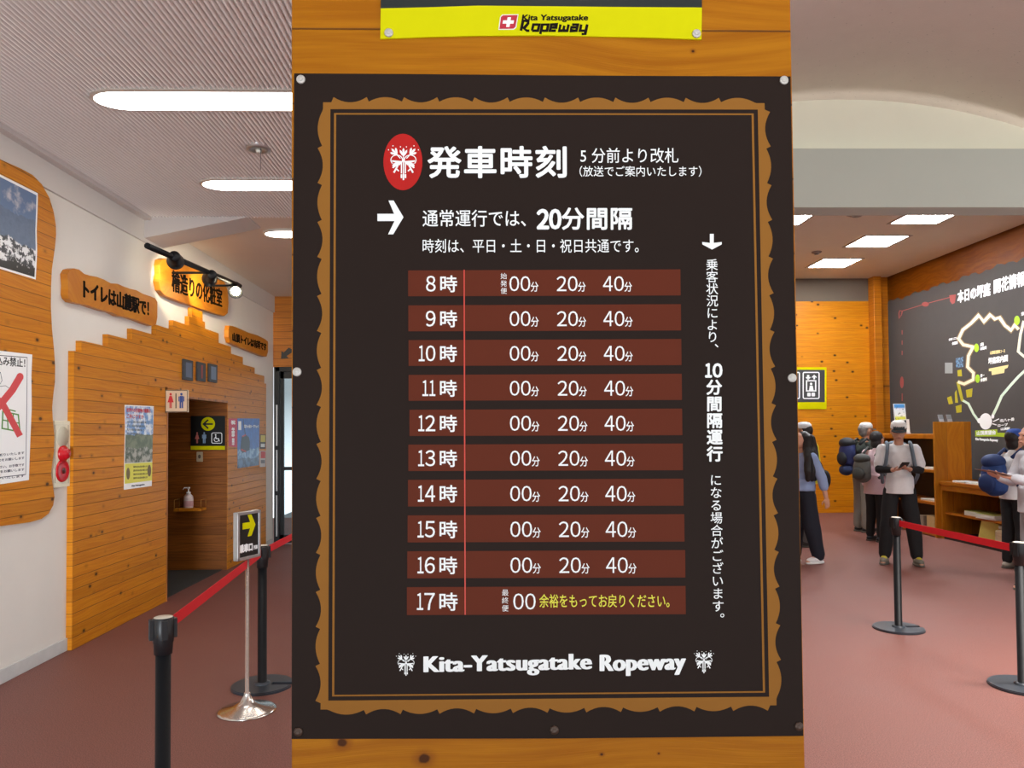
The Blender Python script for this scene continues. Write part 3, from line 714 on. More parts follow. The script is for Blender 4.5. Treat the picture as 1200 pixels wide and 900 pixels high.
m = MB(); m.lathe([(0.0, -0.018), (0.045, -0.02), (0.06, -0.026), (0.085, -0.02), (0.088, 0.01)], p, n=32); m.build('rim', steel, t)
m = MB(); m.ball(p + Vector((0, 0, -0.03)), (0.022, 0.022, 0.02)); m.build('lens', plain('lens', (220, 220, 210), 0.1, 0.3), t)
m = MB(); m.tube([p + Vector((0.02, -0.02, -0.02)), p + Vector((0.021, -0.022, -0.1)), p + Vector((0.02, -0.02, -0.17))], 0.002, 6); m.build('wire', black_plastic, t)

# ------------------------------------------------------------------ left wall: photo panel
LW = Surf('L', XL)
panel_px = [(-160, 120), (-60, 162), (0, 189), (20, 198), (33, 205), (44, 216), (53, 232), (58, 248), (60.6, 264), (61, 275), (59.5, 290), (56, 315), (55, 335), (54.8, 360), (56, 385), (58.5, 410), (59.8, 430), (59.6, 447), (57.5, 463), (56.3, 477), (57, 492), (58.8, 510), (58.5, 528), (56, 545), (55, 556), (57.2, 570), (59, 582), (57.5, 592), (52, 602), (44, 608), (30, 612), (0, 616), (-60, 624), (-160, 634)]
pan = thing('display_board', 'big rounded board of varnished planks on the white wall, carrying a mountain photo', 'board', at_x(0, 620, XL))
flat('plank_board', LW, [panel_px], facade_wood, pan, 0.03, 0.03)
LP = Surf('L', XL + 0.03)
# mountain photograph: sheet with a procedural picture
def mountain_picture():
    z_hi = LP.px(20, 222)[1]; z_lo = LP.px(20, 316)[1]
    t = NT('mountain_picture'); p = t.pos(); v = t.vec(p[1], p[2], 0.0)
    f = t.math('DIVIDE', t.math('SUBTRACT', p[2], z_lo), z_hi - z_lo)
    n1 = t.noise(v, 6.0, 6.0, 0.6); n2 = t.noise(v, 22.0, 5.0, 0.65)
    sky = t.mix(t.step(t.math('ADD', n1, t.math('MULTIPLY', f, -0.12)), 0.4, 0.56), S(84, 112, 150), S(186, 184, 192))
    mtn = t.mix(n2, S(56, 76, 104), S(96, 118, 148))
    snow = t.mix(t.step(n2, 0.46, 0.55), S(40, 46, 52), S(232, 234, 236))
    fg = t.mix(t.step(n2, 0.62, 0.68), S(26, 28, 28), S(150, 152, 150))
    e = t.math('ADD', f, t.math('MULTIPLY', t.math('SUBTRACT', n1, 0.5), 0.32))
    c = t.mix(t.step(e, 0.66, 0.69), mtn, sky); c = t.mix(t.math('SUBTRACT', 1.0, t.step(e, 0.33, 0.36)), c, snow)
    c = t.mix(t.math('SUBTRACT', 1.0, t.step(e, 0.07, 0.09)), c, fg)
    return t.set(c, 0.35)
ph = thing('mountain_photo', 'white bordered photo print of a snowy mountain under clouds, on the rounded plank board', 'photo', at_x(10, 318, XL + 0.03))
flat('print_sheet', LP, [[(-140, 140), (0, 204.5), (44, 226.5), (43.6, 246), (42.6, 270), (43.2, 295), (41.5, 327.5), (0, 315), (-140, 273)]], white, ph, 0.002, 0.002)
flat('picture', LP, [[(-138, 145), (0, 207.5), (42.3, 228.8), (41.8, 248), (41, 270), (41.5, 295), (40, 324.8), (0, 312.5), (-138, 270)]], mountain_picture(), ph, 0.0024)
# no bringing-in poster
pr = thing('prohibition_poster', 'white notice with a red slash over bags, pinned low on the rounded plank board', 'poster', at_x(10, 566, XL + 0.03))
flat('sheet', LP, [[(-120, 400), (0, 411), (37.5, 415.5), (36.5, 440), (36.8, 480), (35, 520), (33.5, 562.5), (0, 567.5), (-120, 580)]], white, pr, 0.002, 0.002)
ink = plain('notice_ink', (60, 66, 84), 0.6)
flat('frame_line', LP, stroke([(-110, 408), (31.5, 419), (31, 480), (29.7, 556), (-110, 572)], 0.7), ink, pr, 0.0024)
txt('title_text', 'ストックの持ち込み禁止！', LP, None, black_print, pr, 0.0024, bold=0.25, quad=((-72, 409), (29, 420.5), (-72, 421)))
flat('slash', LP, stroke([(23.5, 441), (14, 457), (0, 474), (-22, 500)], 8.5) + [ell(23, 441.5, 4.2, 4.5, 16)] + stroke([(-18, 458), (2, 472), (14, 494), (23, 511)], 7.5), plain('slash_red', (214, 76, 80), 0.5), pr, 0.0026)
flat('basket_drawing', LP, stroke([(3, 482), (21, 486), (23, 506), (2, 502)], 1.6, True) + stroke([(2, 492), (22, 496)], 1.4) + stroke([(8, 483), (9, 503)], 1.4) + stroke([(15, 485), (16, 505)], 1.4) + stroke([(6, 478), (10, 480), (18, 482)], 1.5), plain('basket_green', (94, 150, 70), 0.5), pr, 0.0024)
flat('bag_drawing', LP, stroke([(-6, 441), (0, 436), (2, 446), (-2, 453), (6, 452), (12, 456)], 0.5), ink, pr, 0.0024)
for k, (y, s_) in enumerate(((531, '登山者以外の方の使用はお断りいたします'), (537, '危険防止のため、皆様のご協力をお願いします'), (545, 'お荷物はロッカーへお預けください。お手数です'), (550.5, 'またはカバーをつけてご乗車をお願いします'), (558, 'ご協力よろしくお願いいたします'))):
    txt('body_text', s_, LP, None, ink, pr, 0.0024, bold=0.1, quad=((-62, y + 6.5), (28, y - 2.0), (-62, y + 10)))

# alarm panel
XW = XL
al = thing('alarm_panel', 'cream fire alarm panel with red lamp and round red call button beside the facade', 'alarm', at_x(72, 570, XW))
AS = Surf('L', XW)
a0 = AS.px(60.5, 494); a1 = AS.px(83.2, 570)
zt, zb_ = AS.px(60.5, 493)[1], AS.px(60.5, 572)[1]
cream = plain('alarm_cream', (226, 222, 200), 0.45)
m = MB(); m.box((XW, a0[0], zb_), (XW + 0.02, a1[0], zt), 0.004); m.build('housing', cream, al)
flat('inset_line', Surf('L', XW + 0.02), stroke(rect(64.3, 498, 80.0, 566), 0.4, True), plain('seam_grey', (120, 118, 104), 0.6), al, 0.0005)
cy_ = (a0[0] + a1[0]) / 2 - 0.025
def az(y): return AS.px(72, y)[1]
m = MB(); m.lathe([(0.0, 0.006), (0.075, 0.006), (0.078, 0.0)], (XW + 0.02, cy_, az(512)), (1, 0, 0), 32); m.build('speaker_grille', plain('grille', (186, 180, 160), 0.6), al)
redp = plain('alarm_red', (186, 16, 30), 0.25)
m = MB(); m.lathe([(0.06, 0), (0.06, 0.016), (0.05, 0.02), (0.045, 0.03), (0.034, 0.046), (0.0, 0.052)], (XW + 0.02, cy_, az(531.5)), (1, 0, 0), 28); m.build('alarm_lamp', redp, al)
m = MB(); m.lathe([(0.085, 0), (0.083, 0.007), (0.07, 0.011), (0.066, 0.009), (0.03, 0.011), (0, 0.011)], (XW + 0.02, cy_, az(551.5)), (1, 0, 0), 32); b_ = m.build('call_button', redp, al)
m = MB(); m.lathe([(0.024, 0.01), (0.022, 0.015), (0, 0.016)], (XW + 0.02, cy_, az(551.5)), (1, 0, 0), 20); m.build('button_center', plain('button_dark', (70, 10, 14), 0.3), b_)

# ------------------------------------------------------------------ stepped timber facade round the restroom passage
XF = XL + 0.045; FW = Surf('L', XF)
steps = [(86.7, 411, 95.5, 413), (95.5, 398.7, 126.5, 406.5), (126.5, 391.5, 154.8, 399), (154.8, 385.7, 183, 392.5), (183, 381.4, 203, 386), (203, 376, 221.5, 381), (221.5, 370.7, 225, 371.5),
         (225, 361.5, 237.5, 364.5), (237.5, 376.5, 240.3, 377.3), (240.3, 385.7, 256.3, 390), (256.3, 402, 270.7, 406), (270.7, 414.6, 284.6, 418.4), (284.6, 427, 298.5, 431), (298.5, 437.5, 309.7, 441), (309.7, 449, 312.3, 450)]
out = []; yb0 = FW.px(84.6, 700)[0]; ye = FW.px(311.8, 560)[0]
out.append((yb0, 0.0))
for i, (x0, y0, x1, y1) in enumerate(steps):
    z = (FW.px(x0, y0)[1] + FW.px(x1, y1)[1]) / 2
    ya_ = yb0 if i == 0 else FW.px(x0, y0)[0]; yb_ = ye if i == len(steps) - 1 else FW.px(x1, y1)[0]
    out += [(ya_, z), (yb_, z)]
out += [(ye, 0.0), (Yd1, 0.0), (Yd1, Zd), (Yd0, Zd), (Yd0, 0.0)]
fac = thing('timber_facade', 'stepped plank facade shaped like a mountain around the dark restroom passage', 'facade', (XL, yb0, 0))
flat('plank_cladding', FW, [out], facade_wood, fac, 0.0, 0.045, raw=True)
m = MB()
for (y_, z0_, z1_) in ((Yd0, 0, Zd),):
    m.box((XL - 0.12, y_ - 0.012, z0_), (XF + 0.004, y_ + 0.012, z1_))
m.box((XL - 0.12, Yd0 - 0.012, Zd - 0.012), (XF + 0.004, Yd1 - 0.006, Zd + 0.012)); m.build('opening_trim', wood('opening_wood', 2, 0.5, 0, (186, 116, 50), (150, 90, 34), density=0), fac)

# wall plaques with lettering
plq_wood = wood('plaque_wood', 1, 0.6, 0.1, (214, 140, 36), (196, 116, 22), density=0.08, seam=0.0)
burnt = plain('burnt_lettering', (18, 11, 6), 0.9, spec=0.1)
def plaque(outline, text, tquad, label, thick=0.055, bold=0.5):
    sf = Surf('L', XL + thick)
    c = Vector(sf.p3(*sf.px(*outline[0])))
    t = thing('wooden_plaque', label, 'sign', c, 'carved wooden wall signs')
    o = flat('plaque_board', Surf('L', XL), [[(a, b) for a, b in (sf.px(x, y) for x, y in outline)]], plq_wood, t, thick, thick, raw=True)
    bv = o.modifiers.new('edge', 'BEVEL'); bv.width = 0.012; bv.segments = 2; bv.limit_method = 'ANGLE'; bv.angle_limit = 1.0
    txt('carved_text', text, sf, None, burnt, t, 0.001, bold=bold, quad=tquad)
plaque([(79, 321), (82, 316), (87, 314.5), (93, 316), (99, 321), (106, 323), (114, 324.5), (122, 327.5), (130, 332), (138, 332.5), (146, 336), (153, 338.5), (160, 340), (168, 344.5), (176, 347), (182, 349.5), (184.5, 354), (184.5, 372), (183, 380), (179, 382), (170, 379), (160, 375), (150, 372), (140, 370.5), (131, 366), (122, 364), (112, 361), (102, 357.5), (93, 356), (85, 354), (81, 350), (79.5, 345), (80, 335)],
       'トイレは山麓駅で！', ((98, 328), (174, 353), (98, 349)), 'carved wooden sign with wavy edges, leftmost of the three, above the facade left shoulder', bold=0.8)
plaque([(187, 310), (188, 304.5), (192, 303), (205, 306), (220, 312), (240, 320), (255, 327), (263, 330), (267, 340), (268, 355), (267, 367), (263, 370.5), (252, 367.5), (240, 363.5), (228, 359), (215, 355), (203, 350.5), (193, 346), (188, 340), (186, 330), (187.5, 320)],
       '檜造りの化粧室', ((201.5, 316), (260, 339), (201.5, 341)), 'brightly lit carved wooden sign under the track spotlights, above the facade peak', bold=0.6)
plaque([(268, 387), (269, 381.5), (273, 382), (283, 386), (292, 390), (302, 393), (311, 397.5), (314, 400), (314.2, 412), (312.5, 418), (308, 417.5), (298, 413.5), (288, 409.5), (278, 405.5), (270, 401.5), (268, 395)],
       '山頂トイレは有料です', ((272.5, 389.5), (312, 402.5), (272.5, 399.5)), 'smallest carved wooden sign, on the white wall near the far glazed door', bold=0.45)

# track lights over the middle plaque
tr = thing('track_light', 'black rail with three spotlights aimed at the carved sign under the ceiling bracket', 'spotlight', (XL, 7.4, 3.3))
xr = XL + 0.42
r0 = at_x(172.5, 288, xr); r1 = at_x(281, 335, xr)
m = MB(); m.tube([r0, (r0 * 2 + r1) / 3, (r0 + r1 * 2) / 3, r1], 0.026, 10); m.build('rail', black_metal, tr)
m = MB()
for f in (0.6, 0.99):
    p = r0.lerp(r1, f); m.cyl((XL + 0.0, p.y, p.z), p, 0.012, n=8)
m.build('rail_arm', black_metal, tr)
bulb = emit('spot_bulb', (255, 240, 205), 30.0)
warm = (1.0, 0.82, 0.55)
sg = [at_x(x, y, XL + 0.06) for x, y in ((212, 336), (236, 346), (260, 358))]
for i, (px_, py_, tgt, dy_) in enumerate(((205, 303, sg[0], 0.0), (247, 324, sg[1], 0), (276, 338, sg[2], 0))):
    c = at_x(px_, py_, xr)
    d = ((tgt - c).normalized() if i < 2 else (Vector((0.35, -1.0, -0.75)).normalized()))
    m = MB(); m.lathe([(0.0, -0.09), (0.04, -0.09), (0.05, -0.07), (0.052, 0.02), (0.075, 0.1), (0.075, 0.1), (0.07, 0.1), (0.05, 0.03), (0, 0.02)], c, d, 20)
    m.cyl(c, at_x(px_ - 4, py_ - 3, xr) * 0.0 + r0.lerp(r1, (c.y - r0.y) / (r1.y - r0.y)), 0.015, n=8)
    hd = m.build('spot_head', black_metal, tr)
    m = MB(); m.ball(c + d * 0.07, 0.05); m.build('bulb', bulb, hd)
    ld = bpy.data.lights.new('spot_beam', 'SPOT'); ld.energy = SPOT if i < 2 else SPOT * 0.3; ld.color = warm; ld.spot_size = math.radians(60); ld.spot_blend = 0.6; ld.shadow_soft_size = 0.05
    lo = bpy.data.objects.new('spot_beam', ld); COL.objects.link(lo); lo.location = c + d * 0.16
    lo.rotation_euler = (-d).to_track_quat('Z', 'Y').to_euler()

# three dark plates over the opening
plate_mat = plain('slate_plate', (48, 50, 54), 0.5)
for i, (x0, x1, yt, yb_, tint, lab) in enumerate(((213, 223.8, 421, 446.5, (88, 100, 120), 'dark slate tile above the restroom opening, leftmost of three'), (229.2, 238.6, 424, 447.5, (150, 60, 50), 'dark slate tile with a red stripe above the restroom opening'),
                                         (243, 252.4, 426, 448.7, (104, 120, 142), 'dark slate tile above the restroom opening, rightmost of three'))):
    P = [FW.px(x0, yt), FW.px(x1, yt + 1.5), FW.px(x1, yb_), FW.px(x0, yb_ - 1.5)]; y0_, y1_ = P[0][0], P[1][0]; z1_, z0_ = (P[0][1] + P[1][1]) / 2, (P[2][1] + P[3][1]) / 2
    t = thing('slate_tile', lab, 'plaque', (XF, y0_, z0_), 'dark tiles above the restroom opening')
    m = MB(); m.box((XF, y0_, z0_), (XF + 0.025, y1_, z1_), 0.003); m.build('tile_plate', plate_mat, t)
    ym = (y0_ + y1_) / 2
    m = MB(); w_ = 0.075 if i != 1 else 0.02
    m.box((XF + 0.024, ym - w_, z0_ + 0.03), (XF + 0.0265, ym + w_, z1_ - 0.03)); m.build('tile_mark', plain('tile_tint_%d' % i, tint, 0.5), t)

# projecting restroom sign
ysn = Yd0 - 0.04; SN = Surf('F', ysn)
sn = thing('restroom_sign', 'small projecting sign with red woman and blue man figures at the restroom opening', 'sign', at_y(193, 483, ysn))
c0 = SN.px(193.5, 457); c1 = SN.px(220, 483)
m = MB(); m.box((c0[0], ysn, c1[1]), (c1[0], ysn + 0.03, c0[1]), 0.004); m.build('sign_plate', plain('sign_wood', (206, 180, 150), 0.5), sn)
m = MB(); m.box((XF, ysn - 0.005, c1[1] - 0.01), (c0[0] + 0.004, ysn + 0.035, c0[1] + 0.03), 0.003); m.build('sign_bracket', black_metal, sn)
flat('sign_border', SN, stroke(rect(194, 457.6, 219.4, 482.4), 0.8, True), plain('sign_edge', (80, 60, 44), 0.5), sn, 0.0006)
def figure(cx, y0, s, woman):
    P = [ell(cx, y0 + 1.4 * s, 1.35 * s, 1.5 * s, 14)]
    if woman: P += [[(cx - 1.3 * s, y0 + 3.3 * s), (cx + 1.3 * s, y0 + 3.3 * s), (cx + 3.4 * s, y0 + 10.5 * s), (cx - 3.4 * s, y0 + 10.5 * s)], rect(cx - 1.3 * s, y0 + 10.3 * s, cx - 0.2 * s, y0 + 17 * s), rect(cx + 0.2 * s, y0 + 10.3 * s, cx + 1.3 * s, y0 + 17 * s)]
    else: P += [rrect(cx - 2.1 * s, y0 + 3.3 * s, cx + 2.1 * s, y0 + 10.5 * s, 0.8 * s), rect(cx - 2.0 * s, y0 + 10 * s, cx - 0.25 * s, y0 + 17 * s), rect(cx + 0.25 * s, y0 + 10 * s, cx + 2.0 * s, y0 + 17 * s), rect(cx - 3.3 * s, y0 + 3.8 * s, cx - 2.3 * s, y0 + 9.5 * s), rect(cx + 2.3 * s, y0 + 3.8 * s, cx + 3.3 * s, y0 + 9.5 * s)]
    return P
flat('woman_symbol', SN, figure(200, 460.5, 1.05, True), red_print, sn, 0.0008)
flat('man_symbol', SN, figure(212.6, 460.5, 1.05, False), plain('symbol_blue', (40, 66, 130), 0.5), sn, 0.0008)
flat('divider', SN, [rect(205.6, 461, 206.8, 478.5)], black_print, sn, 0.0008)

# things in the passage
PS = Surf('F', YA)
bs = thing('toilet_sign', 'black toilet direction sign with yellow arrow disc, on the passage back wall', 'sign', at_y(243, 527, YA))
flat('sign_panel', PS, [rect(224, 487.5, 264, 527)], plain('sign_black', (24, 26, 24), 0.35), bs, 0.012, 0.012)
flat('yellow_band', PS, [rect(224, 522.6, 264, 527)], yel, bs, 0.0128)
flat('arrow_disc', PS, [ell(244.2, 496.8, 8.2, 8.0, 28)], yel, bs, 0.0128)
flat('arrow', PS, stroke([(250, 497), (239.5, 497)], 1.9) + stroke([(244.5, 492), (239, 497), (244.5, 502)], 1.9), black_print, bs, 0.0134)
flat('woman_symbol', PS, figure(231.5, 506.6, 0.75, True), plain('symbol_pink', (196, 110, 100), 0.5), bs, 0.0128)
flat('man_symbol', PS, figure(239.8, 506.6, 0.75, False), plain('symbol_lightblue', (130, 160, 190), 0.5), bs, 0.0128)
flat('wheelchair_symbol', PS, stroke(rrect(248.6, 507.3, 260.4, 519.4, 1.6), 0.8, True) + [ell(253.2, 509.7, 0.9, 0.9, 10)] + stroke([(253.2, 510.8), (253.6, 514), (256.6, 514), (257.6, 517.3)], 1.0) + stroke(ell(254, 515, 2.6, 2.6, 14, 0.1, 1.4 * PI), 0.7), white, bs, 0.0128)
sw = thing('wall_switch', 'small pale switch plate under the black toilet sign', 'switch', at_y(234, 541, YA))
flat('switch_plate', PS, [rrect(230.8, 529.5, 237.8, 541, 0.8)], plain('switch_plate', (176, 158, 128), 0.5), sw, 0.012, 0.012)
flat('switch_toggle', PS, [ell(234.3, 535, 1.6, 2.4, 16)], plain('switch_dark', (96, 84, 70), 0.5), sw, 0.016, 0.004)
sh = thing('soap_shelf', 'small wooden rail shelf on the passage back wall', 'shelf', at_y(226, 597, YA))
s0 = PS.px(210, 594.5); s1 = PS.px(242, 597.5); dp = 0.16
m = MB(); m.box((s0[0], YA - dp, s1[1]), (s1[0], YA, s0[1]), 0.003); m.build('shelf_board', fur_wood, sh)
m = MB(); hz_ = 0.1
for x_ in (s0[0] + 0.006, s1[0] - 0.006):
    for y_ in (YA - dp + 0.006, YA - 0.008): m.tube([(x_, y_, s0[1] - 0.005), (x_, y_, s0[1] + hz_)], 0.004, 6)
    m.tube([(x_, YA - dp + 0.006, s0[1] + hz_), (x_, YA - 0.002, s0[1] + hz_)], 0.004, 6)
m.build('shelf_rail', plain('brass_rail', (190, 140, 70), 0.35, 0.6), sh)
bc = PS.px(224, 594.5); bt = Vector((bc[0], YA - dp / 2, s0[1]))
bo = thing('soap_bottle', 'white pump bottle of hand soap standing on the small rail shelf', 'bottle', bt)
m = MB(); m.lathe([(0, 0.0), (0.05, 0.0), (0.055, 0.006), (0.056, 0.11), (0.05, 0.14), (0.026, 0.162), (0.02, 0.168), (0, 0.168)], bt, n=24); m.build('bottle_body', plain('soap_white', (228, 216, 214), 0.35), bo)
m = MB(); m.lathe([(0.0565, 0.02), (0.0568, 0.085)], bt, n=24); m.build('bottle_label', plain('soap_label', (206, 160, 164), 0.5), bo)
m = MB(); m.lathe([(0, 0.166), (0.024, 0.166), (0.024, 0.188), (0.008, 0.19), (0.008, 0.225), (0.018, 0.226), (0.018, 0.245), (0, 0.246)], bt, n=18); m.tube([bt + Vector((0, 0, 0.238)), bt + Vector((-0.045, -0.01, 0.238)), bt + Vector((-0.06, -0.012, 0.215))], 0.007, 8); m.build('pump', white, bo)

# posters on the facade
def picture_bands(name, sf, pxx, bands, n_scale=14.0):
    """vertical bands (ytop px, rgb a, rgb b) mottled by noise"""
    t = NT(name); p = t.pos(); v = t.vec(p[1], p[2], 0.0); n1 = t.noise(v, n_scale, 5.0, 0.65); n2 = t.noise(v, n_scale * 0.4, 3.0)
    c = None
    for (yt, ra, rb) in bands:
        k = t.mix(t.step(n1, 0.42, 0.6), S(*ra), S(*rb))
        if c is None: c = k
        else:
            zt_ = sf.px(pxx, yt)[1]
            c = t.mix(t.math('LESS_THAN', t.math('ADD', p[2], t.math('MULTIPLY', t.math('SUBTRACT', n2, 0.5), 0.12)), zt_), c, k)
    return t.set(c, 0.35)
fp = thing('hiking_poster', 'tall poster of a rocky green slope with a yellow lower panel, on the facade', 'poster', at_x(160, 574, XF))
flat('sheet', FW, [[(146, 474.5), (180, 476), (178.7, 520), (177.6, 569.5), (145, 574), (145.6, 540), (146.4, 500)]], white, fp, 0.002, 0.002)
flat('picture', FW, [[(146.6, 475.5), (179.4, 477), (178.7, 520), (178.2, 541), (146, 543), (146.6, 510)]], picture_bands('slope_picture', FW, 162, [(470, (104, 150, 206), (226, 232, 238)), (509, (92, 104, 78), (126, 132, 104)), (526, (70, 80, 58), (176, 172, 160))]), fp, 0.0024)
flat('yellow_panel', FW, [[(146, 543.5), (178.2, 541.5), (177.8, 563), (145.7, 567)]], plain('poster_yellow', (226, 222, 84), 0.45), fp, 0.0024)
flat('drawing', FW, [ell(149.8, 555, 2.2, 7, 16), ell(174.6, 551.5, 2.2, 7, 16)], plain('drawing_brown', (120, 104, 70), 0.5), fp, 0.0027)
for k, (s_, y) in enumerate((('世界中の苔植物の種類は', 478), ('ご存じですか', 485))): txt('title_text', s_, FW, None, red_print, fp, 0.0027, bold=0.12, quad=((148, y), (176 - 8 * k, y + 1.2), (148, y + 5)))
for k in range(4): txt('body_text', '北八ヶ岳の苔の森を歩こう', FW, None, plain('poster_grey', (90, 96, 104), 0.5), fp, 0.0027, bold=0.1, quad=((148.5, 493 + k * 4.5), (175 - 3 * k, 494 + k * 4.5), (148.5, 495.6 + k * 4.5)))
for k in range(4): txt('body_text', '自然を守るために協力をお願いします', FW, None, plain('poster_olive', (130, 126, 60), 0.5), fp, 0.0027, bold=0.1, quad=((156, 546 + k * 4.4), (172.5, 545.2 + k * 4.3), (156, 548.2 + k * 4.4)))
txt('name_text', 'Kita-Yatsugatake', FW, None, ink, fp, 0.0027, bold=0.15, quad=((154, 568.6), (169, 566.6), (154, 571)))
rp = thing('red_poster', 'narrow crimson strip poster beside the blue cable car poster', 'poster', at_x(272, 524, XF))
flat('sheet', FW, [[(268.3, 490.5), (278, 490.5), (277.4, 524), (268, 523)]], plain('crimson', (200, 52, 86), 0.45), rp, 0.002, 0.002)
vtxt('strip_text', '祝', FW, 273, 492, 498, 5, white, rp, 0.0024, bold=0.3); vtxt('strip_text', '年間券', FW, 273, 501, 512, 3.6, white, rp, 0.0024, bold=0.3); vtxt('strip_text', '発売中', FW, 273, 513.5, 522, 3.0, white, rp, 0.0024, bold=0.2)
bp = thing('cable_car_poster', 'blue poster of a dark red gondola in the sky, right of the restroom opening', 'poster', at_x(290, 549, XF))
flat('sheet', FW, [[(278.2, 490.3), (304, 490.5), (303.4, 545), (278.2, 549)]], picture_bands('sky_picture', FW, 290, [(480, (22, 78, 168), (38, 100, 188)), (526, (60, 104, 160), (150, 182, 212)), (537, (30, 52, 92), (90, 120, 160))], 10.0), bp, 0.002, 0.002)
flat('gondola_body', FW, [[(282.3, 516), (283.4, 511), (287.3, 508.8), (291.6, 512.5), (292.7, 518), (292.3, 527.5), (284, 531), (281.4, 527)]], plain('gondola_dark', (36, 38, 56), 0.4), bp, 0.0024)
flat('gondola_trim', FW, [[(282.3, 525.8), (288, 528.2), (288, 530), (282.3, 528)], [(283.4, 511), (287.3, 508.8), (288.5, 510.2), (284, 512.4)]], plain('gondola_red', (186, 40, 40), 0.4), bp, 0.0027)
flat('gondola_hanger', FW, stroke([(287.3, 509), (285.6, 499), (284.8, 490.8)], 0.7), plain('gondola_dark', (36, 38, 56), 0.4), bp, 0.0024)
flat('logo_tag', FW, [rect(279, 493.6, 282.5, 504)], white, bp, 0.0024)
txt('title_text', '北八ヶ岳ロープウェイ', FW, None, white, bp, 0.0024, bold=0.15, quad=((286, 497.6), (302.5, 498), (286, 501.3)))
for i, (y0_, y1_, cc, lab) in enumerate(((509, 525.8, (60, 62, 60), 'small framed notice with a yellow emblem, above the red and white notice'), (528, 547, (206, 200, 196), 'small red and white notice below the dark framed notice'))):
    t = thing('small_notice', lab, 'notice', at_x(308, y1_, XF))
    flat('sheet', FW, [[(304.6, y0_), (311.4, y0_ + 0.3), (311, y1_), (304.4, y1_ + 0.4)]], plain('notice_edge_%d' % i, cc, 0.5), t, 0.002, 0.002)
    flat('notice_panel', FW, [[(305.4, y0_ + 1), (310.8, y0_ + 1.2), (310.6, y0_ + 9), (305.3, y0_ + 9)]], plain('notice_in_%d' % i, ((206, 190, 90), (196, 60, 56))[i], 0.5), t, 0.0024)
    flat('notice_text', FW, [[(305.5, y0_ + 11), (310.3, y0_ + 11), (310.2, y0_ + 15), (305.4, y0_ + 15)]], plain('notice_tx_%d' % i, ((224, 224, 220), (120, 120, 124))[i], 0.5), t, 0.0024)
# arrow on the panel above the glazed door
FF = Surf('F', YFL)
ar = thing('arrow_sign', 'black arrow pointing down left on the boards above the glazed door', 'sign', at_y(336, 421, YFL))
flat('arrow_cutout', FF, [[(329.5, 420.5), (330.2, 411.5), (332.6, 413.5), (338.5, 407.5), (343, 409.5), (343, 412.5), (336, 417.2), (338.4, 419.6)]], black_print, ar, 0.012, 0.012)

# ------------------------------------------------------------------ stanchions
belt_red = plain('belt_red', (226, 14, 36), 0.6)
cap_cream = plain('cap_top', (206, 200, 186), 0.4)
HS = 0.90
def stanchion_parts(t, b):
    m = MB()   # base with a slot
    R_, n = 0.192, 48; pts = []
    for i in range(n + 1):
        a = math.radians(8) + (2 * PI - math.radians(16)) * i / n; pts.append((R_ * math.cos(a), R_ * math.sin(a)))
    pts += [(0.06, -0.024), (0.06, 0.024)]
    m.prism([b + Vector((x, y, 0.012)) for x, y in pts], (0, 0, -0.012))
    m.prism([b + Vector((x * 0.97 if abs(x) > 0.07 or abs(y) > 0.03 else x, y * 0.97, 0.017)) for x, y in pts], (0, 0, -0.005)); m.lathe([(0.05, 0.017), (0.048, 0.026), (0.03, 0.03)], b); m.build('base', plain('stanchion_base', (58, 64, 72), 0.36, 0.2), t)  # black base greyed in its colour to carry a bluish sheen
    m = MB(); m.cyl(b + Vector((0, 0, 0.017)), b + Vector((0, 0, HS - 0.09)), 0.0285, n=28); m.build('pole', black_metal, t)
    m = MB(); m.lathe([(0.0285, HS - 0.145), (0.034, HS - 0.143), (0.0365, HS - 0.1), (0.039, HS - 0.095), (0.04, HS - 0.004), (0.036, HS)], b, n=32)
    for k in range(4):
        a = k * PI / 2 + 0.5; c = b + Vector((0.041 * math.cos(a), 0.041 * math.sin(a), HS - 0.045)); m.rbox(c, (0.018, 0.026, 0.075), a, 0.002)
    hd = m.build('belt_head', black_plastic, t)
    m = MB(); m.lathe([(0.036, HS - 0.0005), (0.03, HS + 0.002), (0, HS + 0.0025)], b, n=32); m.build('cap_disc', cap_cream, hd)
def belt(t, a, b, sag=0.01):
    """ribbon from post a to post b at belt height"""
    m = MB(); N = 14; d = (b - a).normalized(); nrm = Vector((-d.y, d.x, 0)) * 0.0012
    A = a + d * 0.045; B = b - d * 0.045; z = HS - 0.045
    R0, R1, Q0, Q1 = [], [], [], []
    for i in range(N + 1):
        f = i / N; p = A.lerp(B, f); zz = z - sag * 4 * f * (1 - f)
        R0.append(m.bm.verts.new((p.x + nrm.x, p.y + nrm.y, zz - 0.024))); R1.append(m.bm.verts.new((p.x + nrm.x, p.y + nrm.y, zz + 0.024)))
        Q0.append(m.bm.verts.new((p.x - nrm.x, p.y - nrm.y, zz - 0.024))); Q1.append(m.bm.verts.new((p.x - nrm.x, p.y - nrm.y, zz + 0.024)))
    for i in range(N):
        for u, v in ((R0, R1), (R1, Q1), (Q1, Q0), (Q0, R0)): m.bm.faces.new([u[i], u[i + 1], v[i + 1], v[i]])
    m.build('belt', belt_red, t)
p1 = at_z(191.5, 723, HS); p1.z = 0
p2 = at_z(307.5, 639, HS); p2.z = 0
pA = at_z(1053, 737, 0); pB = at_z(1199, 805, 0)
p3 = Vector((-1.5, 7.4, 0))
posts = [(p1, 'black belt post nearest the camera at the bottom left, with a red belt'), (p2, 'black belt post with slotted base behind the small arrow sign stand'),
         (pA, 'black belt post standing in front of the man in the white cap'), (pB, 'black belt post cut off by the right picture edge')]
sts = []
for i, (p, lab) in enumerate(posts):
    if i == 0:
        t = thing('belt_stanchion', lab, 'stanchion', p, 'black belt stanchions'); stanchion_parts(t, p)
    else:
        t = copy_tree(sts[0], p); t['label'] = lab
    sts.append(t)
